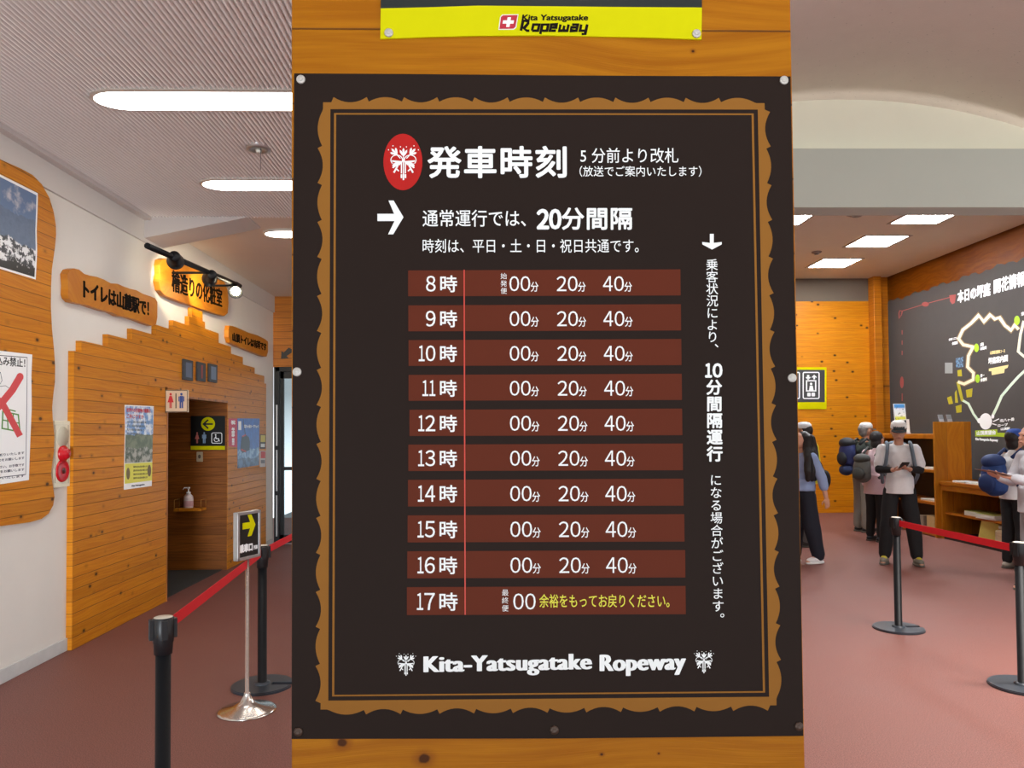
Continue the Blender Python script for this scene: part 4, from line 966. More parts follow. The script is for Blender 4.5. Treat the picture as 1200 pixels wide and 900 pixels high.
belt(sts[0], p1, p2, 0.0); belt(sts[1], p2, p3, 0.0); belt(sts[2], pA, pB, 0.0)
sts.append(copy_tree(sts[3], p3)); sts[-1]['label'] = 'black belt post at the far end of the left belt, behind the wooden pillar'

# sign stand
ps = at_z(289.5, 833.0, 0)
st_ = thing('arrow_sign_stand', 'chrome sign stand with a yellow arrow on black, in front of the left belt', 'sign stand', ps)
m = MB(); m.lathe([(0, 0), (0.166, 0.0), (0.168, 0.006), (0.15, 0.014), (0.08, 0.03), (0.04, 0.055), (0.024, 0.085), (0.018, 0.1), (0.018, 0.11), (0, 0.11)], ps, n=40); m.build('base', chrome, st_)
zs0 = 0.885; m = MB(); m.cyl(ps + Vector((0, 0, 0.1)), ps + Vector((0, 0, zs0)), 0.0115, n=18); m.build('pole', chrome, st_)
an = math.radians(68); ud = Vector((math.cos(an), math.sin(an), 0)); nd = Vector((math.sin(an), -math.cos(an), 0)); ws, hs, ts = 0.2, 0.28, 0.034
cz_ = ps + Vector((0, 0, zs0 + hs / 2))
m = MB()
for (du, dz, su, sz_) in ((-ws / 2 + 0.009, 0, 0.018, hs), (ws / 2 - 0.009, 0, 0.018, hs), (0, hs / 2 - 0.009, ws, 0.018), (0, -hs / 2 + 0.009, ws, 0.018)):
    m.rbox(cz_ + ud * du + Vector((0, 0, dz)), (su, ts, sz_), an, 0.002)
m.build('sign_frame', steel, st_)
m = MB(); m.rbox(cz_, (ws - 0.03, ts - 0.012, hs - 0.03), an); pnl = m.build('sign_panel', plain('sign_black', (24, 26, 24), 0.35), st_)
class Free:
    """a free upright plane"""
    def __init__(s, o, u, n): s.o, s.u, s.nn = o, u, n
    def px(s, x, y): return (x, -y)
    def p3(s, a, b, off=0.0): return s.o + s.u * a + Vector((0, 0, b)) + s.nn * off
    def n(s): return s.nn
    def pts(s, L, off=0.0): return [s.p3(*s.px(x, y), off) for x, y in L]
SS = Free(cz_ + nd * (ts / 2 - 0.006), ud, nd)
flat('arrow', SS, [[(-0.055, -0.075), (0.01, -0.075), (-0.012, -0.118), (0.022, -0.118), (0.058, -0.055), (0.022, 0.008), (-0.012, 0.008), (0.01, -0.038), (-0.055, -0.038)]], yel, pnl, 0.0006)
txt('exit_text', '乗車口', SS, (-0.08, 0.05, 0.03, 0.095), white, pnl, 0.0006, bold=0.003)
txt('exit_text', '列車', SS, (0.042, 0.068, 0.076, 0.092), white, pnl, 0.0006, bold=0.0012)

# ------------------------------------------------------------------ right hall: ceiling fittings
lamp_sq = emit('square_lamp', (250, 253, 255), LAMP_R)
def square_lamp(px_, py_, label, first=None):
    c = at_z(px_, py_, CZR)
    if first is not None:
        t = copy_tree(first, c); t['label'] = label; return t
    t = thing('square_ceiling_light', label, 'ceiling light', c, 'square recessed ceiling lights'); h = 0.33
    m = MB()
    for (a, b) in (((-h - 0.04, -h - 0.04), (h + 0.04, -h)), ((-h - 0.04, h), (h + 0.04, h + 0.04)), ((-h - 0.04, -h), (-h, h)), ((h, -h), (h + 0.04, h))):
        m.box(c + Vector((a[0], a[1], -0.014)), c + Vector((b[0], b[1], 0.0)))
    m.build('frame', plain('lamp_frame', (176, 166, 156), 0.5), t)
    m = MB(); m.box(c + Vector((-h, -h, -0.004)), c + Vector((h, h, -0.002))); m.build('diffuser', emit('square_diffuser', (250, 253, 255), 30.0), t)
    for k in range(4):
        x_ = -0.24 + 0.16 * k; m = MB(); m.cyl(c + Vector((x_, -h + 0.02, -0.003)), c + Vector((x_, h - 0.06, -0.003)), 0.01, n=12); m.build('tube', lamp_sq, t)
    return t
L0 = square_lamp(1086, 253.5, 'square ceiling light nearest the white beam, right of the hidden one')
square_lamp(1027, 282.5, 'middle square ceiling light of the row of three in the back room', L0)
square_lamp(977.5, 308, 'farthest square ceiling light, nearest the plank back wall', L0)
square_lamp(919, 255, 'square ceiling light half hidden by the right edge of the pillar', L0)
for (px_, py_, r, lab) in ((1004, 250, 0.13, 'round grey ceiling vent just behind the white beam'), (957, 295, 0.08, 'small round ceiling detector left of the middle square light')):
    c = at_z(px_, py_, CZR); t = thing('ceiling_detector', lab, 'detector', c)
    m = MB(); m.lathe([(r, 0), (r, -0.012), (r * 0.8, -0.025), (r * 0.5, -0.03)], c, n=28); m.build('rim', plain('detector', (140, 120, 110), 0.6), t)
    m = MB(); m.lathe([(r * 0.5, -0.03), (r * 0.45, -0.045), (0, -0.048)], c, n=28); m.build('dome', plain('detector_in', (120, 104, 96), 0.6), t)

# black and yellow pictogram sign on the back wall
BW = Surf('F', YFR)
pg = thing('pictogram_sign', 'yellow framed dark sign with white pictogram boxes on the plank back wall', 'sign', at_y(940, 479, YFR))
flat('yellow_board', BW, [rect(866, 430.5, 968, 479.5)], yel, pg, 0.02, 0.02)
flat('dark_panel', BW, [rect(868, 433.5, 966, 471.3)], plain('sign_grey', (62, 62, 64), 0.4), pg, 0.0206)
for cx in (950, 927, 904, 882):
    flat('pictogram_frame', BW, stroke(rrect(cx - 9.3, 436.5, cx + 9.3, 467, 1.5), 1.3, True), white, pg, 0.0212)
    flat('pictogram', BW, [rect(cx - 1.3 - 3.5, 439.5, cx - 2.2, 443)] + stroke([(cx - 6, 442), (cx - 3.5, 444.6), (cx - 1, 442)], 1.2) + stroke([(cx + 1, 442.5), (cx + 3.6, 440), (cx + 6.2, 442.5)], 1.2) + [rect(cx + 2.6, 441, cx + 4.6, 444.6)] + stroke(rect(cx - 5.3, 446.3, cx + 5.3, 458.2), 1.5, True)
         + [ell(cx, 450, 1.5, 1.5, 12), [(cx - 2.6, 457.6), (cx - 1.6, 452), (cx + 1.8, 452), (cx + 3, 457.6)], rrect(cx - 4.6, 460.2, cx - 0.5, 464.6, 1), rrect(cx + 0.5, 460.2, cx + 4.6, 464.6, 1)], white, pg, 0.0212)

# ------------------------------------------------------------------ route board on the right wall
RB = Surf('R', XR)
bd = thing('route_board', 'huge dark grey wall board with a white walking route map, on the right wall', 'board', at_x(1046, 520, XR))
ya0 = YFR - 0.13; yb1 = 6.6; zt0 = 4.06
edge = []
N = 90
for i in range(N + 1):
    y = ya0 + (yb1 - ya0) * i / N; edge.append((-y, zt0 + 0.022 * math.sin(i * 1.9) + 0.018 * math.sin(i * 0.71)))
slate = plaster('board_slate', (74, 70, 68), 0.07, 5.0)
flat('board_panel', RB, [edge + [(-yb1, 0.8), (-ya0, 0.8)]], slate, bd, 0.02, 0.02, raw=True)
RS = Surf('R', XR - 0.02)
txt('title_text', '本日の坪庭', RS, None, white, bd, 0.002, bold=0.5, quad=((1122.5, 341), (1160.5, 331), (1122.5, 355)))
txt('title_text', '開花情報', RS, None, white, bd, 0.002, bold=0.5, quad=((1165, 328), (1201, 317.5), (1165, 344)))
rose = plain('chalk_red', (158, 74, 70), 0.6)
flat('ornament_line', RS, stroke([(1057, 364.5), (1085, 356), (1113, 348.5)], 0.9) + [ell(1084.5, 356.5, 4.2, 2.8, 14), [(1112.5, 346), (1120.5, 345), (1119, 355), (1116, 356.5), (1113.5, 353)]] + stroke([(1054.5, 364), (1057.5, 364.5), (1056.5, 369), (1054, 373), (1053.5, 367)], 1.1, True), rose, bd, 0.002)
flat('ornament_line', RS, [rect(1056.7, y, 1057.9, y + 5) for y in (387, 399, 411)] + [ell(1057, 448, 2.2, 7, 16)] + [rect(1056.7, y, 1058.0, y + 9) for y in (461, 475)], rose, bd, 0.002)
cream_p = plain('route_cream', (240, 234, 204), 0.6); mint = plain('route_mint', (212, 232, 212), 0.6); tan = plain('route_tan', (132, 108, 70), 0.6)
loop = [(1194, 386), (1189, 381), (1185, 387), (1178, 381.5), (1171.5, 372), (1166, 374), (1160.5, 369), (1153, 377), (1147, 369.5), (1138, 379), (1128.5, 386.5), (1123.5, 397), (1129, 404), (1140.5, 406.5), (1135, 417), (1134, 430), (1141, 437), (1140.5, 445), (1130, 450), (1122.5, 447.5)]
flat('route_outline', RS, stroke(loop, 5.6), tan, bd, 0.0015); flat('route_path', RS, stroke(loop, 3.3), cream_p, bd, 0.0024)
flat('route_path', RS, stroke([(1122.5, 447.5), (1128, 470)], 3.4), plain('route_olive', (176, 168, 44), 0.6), bd, 0.0024)
flat('route_path', RS, stroke([(1128, 469), (1135, 473), (1141, 485), (1147.5, 494)], 2.8) + stroke([(1163.5, 487), (1168, 478), (1174, 464), (1184, 452), (1194, 441), (1206, 430)], 3.2), mint, bd, 0.0024)
flat('route_path', RS, stroke([(1200, 376), (1196, 392), (1193.5, 412), (1203, 420)], 3.2), cream_p, bd, 0.0024)
lime = plain('marker_lime', (166, 214, 40), 0.6)
for (x, y, rx, ry) in ((1192, 375.5, 3.3, 5.5), (1144.5, 407.6, 2.8, 5), (1145.8, 443.7, 2.7, 5)): flat('route_marker', RS, [ell(x, y, rx, ry, 18)], lime, bd, 0.0028)
flat('station_disc', RS, [ell(1155.3, 493.8, 7.4, 9.6, 30), ell(1147.8, 493, 2.4, 3, 14), ell(1163.6, 488, 1.8, 2.6, 14)], white, bd, 0.0028)
for (s_, q) in (('溶岩', ((1197, 366), (1203, 364.5), (1197, 370))), ('森', ((1149, 402), (1153, 401), (1149, 406))), ('お花畑', ((1149, 407), (1156, 405.4), (1149, 410.5))), ('第一', ((1149.2, 438.6), (1153.6, 437.6), (1149.2, 442.4))), ('休憩所', ((1149.2, 443.6), (1156.8, 442.2), (1149.2, 447.5))),
                ('第二', ((1112, 397), (1122, 394.6), (1112, 399.4))), ('休憩所', ((1116, 401), (1122.5, 399.6), (1116, 404.4))), ('北八ヶ岳', ((1172, 491.3), (1188.6, 489.4), (1172, 494.6))), ('ロープ', ((1169.5, 497.3), (1181, 496), (1169.5, 500.2))), ('山頂駅', ((1173, 501.4), (1183.5, 500.6), (1173, 504.3)))):
    txt('label_text', s_, RS, None, white, bd, 0.0024, bold=0.2, quad=q)
flat('guide_line', RS, stroke([(1164, 494), (1171, 490.8)], 1.2) + stroke([(1163, 496.5), (1168, 498)], 1.2), white, bd, 0.0024)
txt('label_text', '山頂周辺散策コース', RS, None, plain('label_gold', (232, 214, 150), 0.6), bd, 0.0024, bold=0.15, quad=((1160.5, 411.6), (1178, 409), (1160.5, 415.5)))
txt('label_text', '坪庭案内図', RS, None, white, bd, 0.0024, bold=0.3, quad=((1158.5, 419.5), (1181, 415.5), (1158.5, 427)))
flat('label_plate', RS, [[(1159, 432), (1182, 427.5), (1181, 431), (1177.5, 432.5), (1177, 437), (1162.5, 439.6), (1162, 435), (1159, 435)]], plain('label_gold', (232, 214, 150), 0.6), bd, 0.0024)
grn = plain('label_green', (170, 196, 40), 0.6)
flat('name_plate', RS, [[(1143, 504.5), (1169, 503), (1169, 511.5), (1143, 511.5)], [(1169, 507), (1181.5, 507.5), (1181.5, 512.6), (1169, 511.5)]], grn, bd, 0.0024)
txt('name_text', '山頂展望台', RS, None, white, bd, 0.0028, bold=0.25, quad=((1145, 505.2), (1167, 504.2), (1145, 510)))
txt('name_text', 'Kita-Yatsugatake Ropeway', RS, None, white, bd, 0.0024, bold=0.25, quad=((1143.5, 513), (1169.5, 514.5), (1143.5, 516.5)))
flat('picture_patch', RS, [rect(1107.5, 425, 1116.5, 437.5)], plain('patch_grey', (150, 156, 156), 0.6), bd, 0.0024)
flat('picture_patch', RS, [[(1120, 420), (1129, 418), (1129, 430), (1120.5, 431)]], picture_bands('patch_blue', RS, 1125, [(410, (36, 60, 84), (110, 160, 200))], 30.0), bd, 0.0024)
for P_ in ([(1122, 434), (1127, 433), (1127.5, 441), (1122.5, 441)], [(1110, 466), (1115, 464), (1117, 473), (1112, 474)], [(1119, 460), (1121, 457), (1123, 472), (1119.5, 472)], [(1132, 457), (1140, 455), (1139, 465), (1133, 466)], [(1120, 476), (1127, 474), (1127, 483), (1121, 484)]):
    flat('picture_patch', RS, [P_], plain('patch_yellow', (180, 170, 40), 0.6), bd, 0.0024)

# ------------------------------------------------------------------ bookcase and counter along the right wall
YE = 10.95
bx0 = at_y(1095, 520, YE).x; bx1 = at_y(1138.3, 520, YE).x; bz = at_y(1117, 494.2, YE).z
bk = thing('bookcase', 'open wooden bookcase with a tall side panel behind the man in the white cap', 'bookcase', ((bx0 + bx1) / 2, YE + 0.9, 0))
YK = 13.0
ztop = 1.53
m = MB(); m.box((bx0, YE, 0), (bx1, YE + 0.035, bz), 0.004); m.build('side_panel', fur_wood, bk)
m = MB(); m.box((bx0 + 0.02, YK - 0.035, 0), (bx1, YK, ztop), 0.004); m.build('side_panel', fur_wood, bk)
m = MB(); m.box((bx1 - 0.02, YE + 0.035, 0), (bx1, YK - 0.035, ztop)); m.build('back_panel', plain('bookcase_back', (46, 34, 26), 0.6), bk)
m = MB(); m.box((bx0 + 0.01, YE + 0.035, ztop - 0.07), (bx1 - 0.02, YK - 0.035, ztop), 0.003); m.build('top_board', fur_dark, bk)
for z in (1.0, 0.52, 0.06):
    m = MB(); m.box((bx0 + 0.02, YE + 0.035, z - 0.045), (bx1 - 0.02, YK - 0.035, z), 0.003); m.build('shelf', fur_dark, bk)
# counter
cxa = 6.56; cya = 8.6; czz = 0.84
ct = thing('brochure_counter', 'low wooden counter with an open shelf below, in front of the dark route board', 'counter', (7.05, 9.8, 0))
m = MB(); m.box((cxa, cya, czz - 0.05), (XR - 0.03, YE - 0.005, czz), 0.004); m.build('counter_top', fur_dark, ct)
m = MB(); m.box((cxa + 0.02, YE - 0.05, 0), (XR - 0.05, YE - 0.01, czz - 0.05)); m.build('end_panel', fur_wood, ct)
m = MB(); m.box((cxa + 0.02, cya + 0.02, 0), (XR - 0.05, cya + 0.06, czz - 0.05)); m.build('end_panel', fur_wood, ct)
m = MB(); m.box((XR - 0.25, cya + 0.06, 0.06), (XR - 0.22, YE - 0.05, czz - 0.05)); m.build('back_panel', fur_dark, ct)
m = MB(); m.box((cxa + 0.06, cya + 0.06, 0.36), (XR - 0.25, YE - 0.05, 0.39)); m.build('shelf', fur_dark, ct)
m = MB(); m.box((cxa + 0.04, cya + 0.06, 0.0), (XR - 0.22, YE - 0.05, 0.06)); m.build('plinth', plain('plinth_black', (30, 24, 20), 0.6), ct)
m = MB(); m.box((cxa + 0.01, cya + 0.06, czz - 0.13), (cxa + 0.03, YE - 0.05, czz - 0.05)); m.build('apron', fur_dark, ct)

def leaflet_stack(loc, size, rot, cov, label, name='leaflet_stack', cat='leaflets', group=None, tilt=0.0):
    t = thing(name, label, cat, loc, group); L = Vector(loc)
    m = MB()
    n = max(2, int(size[2] / 0.008))
    for k in range(n):
        m.rbox(L + Vector((random.uniform(-.006, .006), random.uniform(-.006, .006), size[2] / n * (k + 0.5))), (size[0], size[1], size[2] / n * 0.96), rot + random.uniform(-.04, .04))
    m.build('page_block', plain('paper', (232, 230, 224), 0.6), t)
    m = MB(); m.rbox(L + Vector((0, 0, size[2] + 0.002)), (size[0], size[1], 0.003), rot); m.build('cover', cov, t)
    return t
pap = plain('paper', (232, 230, 224), 0.6)
cov_w = picture_bands('cover_mixed', RS, 1100, [(400, (236, 236, 232), (120, 130, 140))], 18.0); cov_g = plain('cover_green', (150, 156, 76), 0.5); cov_y = plain('cover_yellow', (226, 210, 110), 0.5)
gl = 'leaflets on the counter top'
for k, (x, y, lab) in enumerate(((6.72, 10.55, 'printed leaflets spread at the far end of the counter top'), (6.70, 10.2, 'printed leaflets on the counter, second pile from the tall panel'), (6.72, 9.86, 'printed leaflets on the counter just left of the blue backpack'), (7.05, 10.35, 'printed leaflets at the back of the counter by the route board'))):
    leaflet_stack((x, y, czz), (0.21, 0.28, 0.02), 0.1 * k, cov_w if k != 3 else pap, lab, group=gl)
leaflet_stack((6.78, 10.35, 0.39), (0.22, 0.36, 0.06), 0.0, cov_g, 'green covered magazines, farther stack on the shelf under the counter', 'magazine_stack', 'magazines', 'magazines under the counter')
leaflet_stack((6.72, 9.98, 0.39), (0.24, 0.36, 0.06), 0.05, cov_g, 'green covered magazines, nearer stack on the shelf under the counter', 'magazine_stack', 'magazines', 'magazines under the counter')
leaflet_stack((6.72, 9.42, 0.39), (0.22, 0.26, 0.04), 0.0, pap, 'white papers on the shelf under the counter, beside the magazines', 'paper_stack', 'papers')
for z, yy, lab in ((1.0, 11.25, 'white papers lying on the middle shelf of the bookcase'), (0.52, 11.25, 'white papers lying on the low shelf of the bookcase')):
    leaflet_stack((bx0 + 0.17, yy, z), (0.24, 0.34, 0.025), 0.0, pap, lab, 'paper_stack', 'papers', 'papers in the bookcase')
# yellow sheet leaning and wrapped bundle below the counter
t = thing('yellow_folder', 'pale yellow folder leaning against the wrapped bundle under the counter', 'folder', (6.68, 10.05, 0.06))
m = MB(); m.rbox((6.70, 10.06, 0.205), (0.012, 0.25, 0.29), 0.35, 0.002, 0.22); m.build('folder_sheet', cov_y, t)
t = thing('wrapped_bundle', 'beige paper wrapped bundle with clear plastic on top, below the counter shelf', 'bundle', (6.85, 9.65, 0.06))
m = MB(); m.box((6.64, 9.4, 0.06), (7.1, 9.86, 0.27), 0.03)
bmesh.ops.subdivide_edges(m.bm, edges=m.bm.edges[:], cuts=3, use_grid_fill=True)
for v in m.bm.verts: v.co += Vector((1, 1, 0.6)) * (noise.noise(v.co * 11) * 0.014)
m.build('paper_wrap', plain('kraft', (196, 172, 136), 0.7), t)
m = MB(); m.box((6.67, 9.43, 0.27), (7.06, 9.83, 0.315), 0.018); bmesh.ops.subdivide_edges(m.bm, edges=m.bm.edges[:], cuts=2, use_grid_fill=True)
for v in m.bm.verts: v.co += Vector((0.3, 0.3, 1)) * (noise.noise(v.co * 17) * 0.012) + Vector((0, 0, 0.006))
m.build('plastic_cover', plain('plastic_film', (206, 214, 208), 0.15), t)
for (y, w_, h_, d_, c_, lab) in ((11.18, 0.2, 0.24, 0.28, (198, 168, 118), 'cardboard box on the bottom of the bookcase beside the side panel'), (11.45, 0.16, 0.22, 0.24, (150, 140, 126), 'grey brown box on the bookcase bottom, left of the cardboard box')):
    t = thing('cardboard_box', lab, 'box', (bx0 + 0.05 + d_ / 2, y, 0.06), 'boxes at the bottom of the bookcase')
    m = MB(); m.box((bx0 + 0.05, y - w_ / 2, 0.06), (bx0 + 0.05 + d_, y + w_ / 2, 0.06 + h_), 0.004); m.build('carton', plain('carton_%d' % int(c_[0]), c_, 0.7), t)
    m = MB(); m.box((bx0 + 0.05, y - 0.02, 0.061 + h_), (bx0 + 0.05 + d_, y + 0.02, 0.0625 + h_)); m.build('packing_tape', plain('tape', (214, 200, 160), 0.4), t)
# leaflet stand on the bookcase top
c = at_y(1077, 512, 12.2); c.z = ztop; c.x = bx0 + 0.2
ls = thing('leaflet_stand', 'upright leaflet stand with a blue topped brochure on the bookcase top', 'leaflet stand', c)
m = MB(); m.rbox(c + Vector((0, 0.03, 0.25)), (0.2, 0.012, 0.5), 0.0, 0.002, -0.12); m.rbox(c + Vector((0, 0, 0.012)), (0.22, 0.16, 0.024), 0, 0.003); m.build('stand_back', plain('acrylic', (210, 214, 216), 0.15), ls)
def stand_pic():
    t_ = NT('stand_picture'); p = t_.pos(); f = t_.math('DIVIDE', t_.math('SUBTRACT', p[2], ztop), 0.5); n1 = t_.noise(t_.vec(p[0], p[2], 0.0), 25.0)
    k = t_.ramp(f, (0.0, S(236, 236, 232)), (0.3, S(230, 232, 220)), (0.34, S(214, 214, 60)), (0.55, S(226, 226, 90)), (0.6, S(240, 240, 236)), (0.82, S(220, 228, 236)), (0.88, S(56, 128, 196)), (1.0, S(70, 150, 214)))
    k = t_.mix(t_.math('MULTIPLY', t_.step(n1, 0.56, 0.64), 0.7), k, S(70, 76, 60)); return t_.set(k, 0.4)
m = MB(); m.rbox(c + Vector((-0.005, 0.018, 0.26)), (0.17, 0.008, 0.46), 0.0, 0.0, -0.12); m.build('brochure', stand_pic(), ls)
m = MB(); m.rbox(c + Vector((0.04, -0.03, 0.13)), (0.15, 0.02, 0.22), 0.0, 0.002, -0.1); m.build('leaflet', pap, ls)
m = MB(); m.rbox(c + Vector((0.045, -0.043, 0.15)), (0.03, 0.004, 0.15), 0.0, 0.0, -0.1); m.build('leaflet_spine', black_print, ls)
c = Vector((bx0 + 0.27, YE + 0.1, ztop)); t = thing('red_cup', 'small red cup on the bookcase top beside the tall side panel', 'cup', c)
m = MB(); m.lathe([(0, 0.0), (0.035, 0.0), (0.045, 0.1), (0.042, 0.1), (0.034, 0.006), (0, 0.006)], c, n=20); m.build('cup_body', red_print, t)
m = MB(); m.lathe([(0.045, 0.098), (0.047, 0.102), (0.043, 0.106), (0.041, 0.1)], c, n=20); m.build('cup_rim', red_print, t)
# clear leaflet holders seen above the panel
for k, (dx, lab) in enumerate(((0.32, 'clear plastic leaflet holder above the side panel, left of a pair'), (0.45, 'clear plastic leaflet holder above the side panel, right of a pair'))):
    c = Vector((bx0 + dx, YE + 0.3, ztop)); t = thing('leaflet_holder', lab, 'holder', c, 'clear leaflet holders on the bookcase')
    m = MB(); m.rbox(c + Vector((0, 0.02, 0.15)), (0.1, 0.006, 0.3), 0.35, 0.0, -0.25); m.rbox(c + Vector((0, -0.02, 0.006)), (0.1, 0.1, 0.012), 0.35); m.build('holder_back', plain('acrylic_grey', (150, 152, 156), 0.15), t)
    m = MB(); m.rbox(c + Vector((0, 0.005, 0.13)), (0.08, 0.01, 0.2), 0.35, 0.0, -0.25); m.build('holder_leaflet', plain('leaflet_grey', (176, 178, 182), 0.4), t)
def bottle(c, r, h, body, capm, label, name='small_bottle'):
    t = thing(name, label, 'bottle', c)
    m = MB(); m.lathe([(0, 0), (r, 0), (r, h * 0.68), (r * 0.45, h * 0.8), (r * 0.45, h * 0.86), (0, h * 0.86)], c, n=20); m.build('bottle_body', body, t)
    m = MB(); m.lathe([(r * 0.5, h * 0.85), (r * 0.5, h), (0, h)], c, n=16); m.build('bottle_cap', capm, t)
bottle(Vector((bx1 + 0.07, YE - 0.12, czz)), 0.03, 0.14, plain('cream_bottle', (214, 196, 150), 0.4), cap_cream, 'small cream bottle on the counter beside the tall panel')
c = at_x(1164.5, 550, 7.2); bottle(Vector((7.2, c.y, czz)), 0.045, 0.28, plain('pink_bottle', (226, 196, 196), 0.35), red_print, 'pink and white pump bottle on the counter behind the blue backpack', 'pump_bottle')

# ------------------------------------------------------------------ people
def remesh(mb, voxel, smooth=4, jitter=0.0, jscale=9.0):
    me = mb.mesh('shape', normals=True, tri=False); o = bpy.data.objects.new('shape', me); COL.objects.link(o)
    r = o.modifiers.new('r', 'REMESH'); r.mode = 'VOXEL'; r.voxel_size = voxel; r.use_smooth_shade = True
    s = o.modifiers.new('s', 'SMOOTH'); s.iterations = smooth; s.factor = 0.5
    out = bpy.data.meshes.new_from_object(o.evaluated_get(bpy.context.evaluated_depsgraph_get()))
    bpy.data.objects.remove(o)
    if jitter:
        for v in out.vertices:
            q = Vector((v.co.x, v.co.y, v.co.z * 0.55)); v.co += Vector((noise.noise(q * jscale), noise.noise(q * jscale + Vector((7, 0, 0))), 0)) * jitter
    for p in out.polygons: p.use_smooth = True
    return out

def build_person(label, loc, face, Ht, skin, top, trousers, shoe, hair_fn=None, arms=None, sleeves='short', top_len=0.5, wide=1.0, stride=0.0, under=None, head_down=0.0, leg_w=1.0, top_name='shirt', hand_curl=True, lean=0.0, jacket=False, sole=None):
    """local frame: x to the person's left... y forward; face = heading angle of +y"""
    base = Vector(loc); R = Matrix.Rotation(face - PI / 2, 3, 'Z')
    def w(x, y, z): return base + R @ Vector((x * Ht, y * Ht, z * Ht))
    J = {'pel': (0, 0, .53), 'waist': (0, .004 + lean * .3, .62), 'chest': (0, .002 + lean * .7, .735), 'neck': (0, lean - .004, .825), 'head': (0, lean + .018 + head_down * .03, .925 - head_down * .008)}
    for s, k in ((1, 'l'), (-1, 'r')):
        f = stride * s
        J['hip' + k] = (.05 * s, 0, .515); J['kn' + k] = (.056 * s, f * .5 + .01, .285); J['an' + k] = (.058 * s, f - .01, .048); J['toe' + k] = (.066 * s, f + .085, .016)
        J['sh' + k] = (.106 * s * wide, lean, .80)
        J['el' + k] = (.138 * s * wide, -.015 + lean, .635); J['wr' + k] = (.142 * s * wide, .03 + lean * .5, .495)
    if arms: J.update(arms)
    P = {k: w(*v) for k, v in J.items()}
    hr = Ht
    def limb(m, a, b, ra, rb): m.cap(P[a], P[b], ra * hr, rb * hr)
    b = MB()
    rot = R
    b.ball(P['pel'], (.07 * hr, .054 * hr, .06 * hr), rot=rot); b.ball(P['waist'], (.07 * hr, .05 * hr, .075 * hr), rot=rot); b.ball(P['chest'], (.088 * hr * wide, .06 * hr, .09 * hr), rot=rot)
    b.cap(P['shl'], P['shr'], .033 * hr, .033 * hr); b.cap(P['neck'] - Vector((0, 0, .03 * hr)), P['head'] - Vector((0, 0, .03 * hr)), .031 * hr, .029 * hr)
    hrot = rot @ Matrix.Rotation(-head_down * 0.5, 3, 'X')
    hc = P['head']
    b.ball(hc, (.0435 * hr, .054 * hr, .064 * hr), 3, hrot); b.ball(hc + hrot @ Vector((0, .018 * hr, -.034 * hr)), (.032 * hr, .034 * hr, .03 * hr), 2, hrot)
    b.cap(hc + hrot @ Vector((0, .051 * hr, .006 * hr)), hc + hrot @ Vector((0, .061 * hr, -.014 * hr)), .0045 * hr, .0075 * hr)      # nose
    b.ball(hc + hrot @ Vector((0, .05 * hr, -.036 * hr)), (.014 * hr, .008 * hr, .006 * hr), 2, hrot)                                   # lips
    b.cap(hc + hrot @ Vector((-.022 * hr, .049 * hr, .014 * hr)), hc + hrot @ Vector((.022 * hr, .049 * hr, .014 * hr)), .006 * hr, .006 * hr)   # brow
    for s in (1, -1): b.ball(hc + hrot @ Vector((s * .045 * hr, -.002 * hr, -.004 * hr)), (.007 * hr, .012 * hr, .019 * hr), 2, hrot)           # ears
    for k in 'lr':
        limb(b, 'hip' + k, 'kn' + k, .042, .033); limb(b, 'kn' + k, 'an' + k, .034, .021); limb(b, 'an' + k, 'toe' + k, .022, .015)
        limb(b, 'sh' + k, 'el' + k, .03, .023); limb(b, 'el' + k, 'wr' + k, .024, .0155)
        s = 1 if k == 'l' else -1
        fd = (P['wr' + k] - P['el' + k]).normalized()
        if 'hd' + k in J: fd = (R @ Vector(J['hd' + k])).normalized()
        side = fd.cross(Vector((0, 0, 1)) if abs(fd.z) < .8 else R @ Vector((0, 1, 0))).normalized()
        if abs(fd.z) >= .8: side = (R @ Vector((0, 1, 0))); side = (side - fd * side.dot(fd)).normalized()
        nrm = side.cross(fd).normalized()
        if nrm.dot(R @ Vector((-s, 0, 0.3))) < 0: nrm = -nrm
        wr = P['wr' + k]; pc = wr + fd * .027 * hr
        mrot = Matrix((side, fd, nrm)).transposed()
        b.ball(pc, (.023 * hr, .032 * hr, .0105 * hr), 2, mrot)
        for i, (o_, L) in enumerate(((.0165, .036), (.0055, .042), (-.0055, .039), (-.0155, .031))):
            a = wr + fd * .052 * hr + side * o_ * hr; c1 = a + (fd + nrm * .35).normalized() * L * .5 * hr; c2 = c1 + (fd * .6 + nrm * .8).normalized() * L * .5 * hr
            b.cap(a - fd * .012 * hr, c1, .0053 * hr, .0047 * hr); b.cap(c1, c2, .0047 * hr, .004 * hr)
        ts = side * .02 * hr; c1 = wr + fd * .018 * hr + ts; c2 = c1 + (fd * .7 + side * .7 + nrm * .5).normalized() * .022 * hr; c3 = c2 + (fd + nrm * .4).normalized() * .018 * hr
        b.cap(c1, c2, .0062 * hr, .0055 * hr); b.cap(c2, c3, .0055 * hr, .0045 * hr)
    body = link_mesh('person', remesh(b, .0065, 2), skin, None, base); finish(body, label, 'person')
    # face details
    m = MB()
    for s in (1, -1): m.ball(hc + hrot @ Vector((s * .018 * hr, .0475 * hr, .002 * hr)), (.0075 * hr, .004 * hr, .0038 * hr), 2, hrot)
    m.build('eyes', plain('eye_dark', (40, 30, 26), 0.3), body)
    m = MB(); m.ball(hc + hrot @ Vector((0, .0545 * hr, -.0365 * hr)), (.0125 * hr, .0045 * hr, .0036 * hr), 2, hrot); m.build('lips', plain('lips', (168, 96, 88), 0.5), body)
    # trousers
    m = MB(); m.ball(P['pel'], (.084 * hr, .068 * hr, .06 * hr), rot=rot); m.ball(P['pel'] + Vector((0, 0, .045 * hr)), (.08 * hr, .064 * hr, .055 * hr), rot=rot)
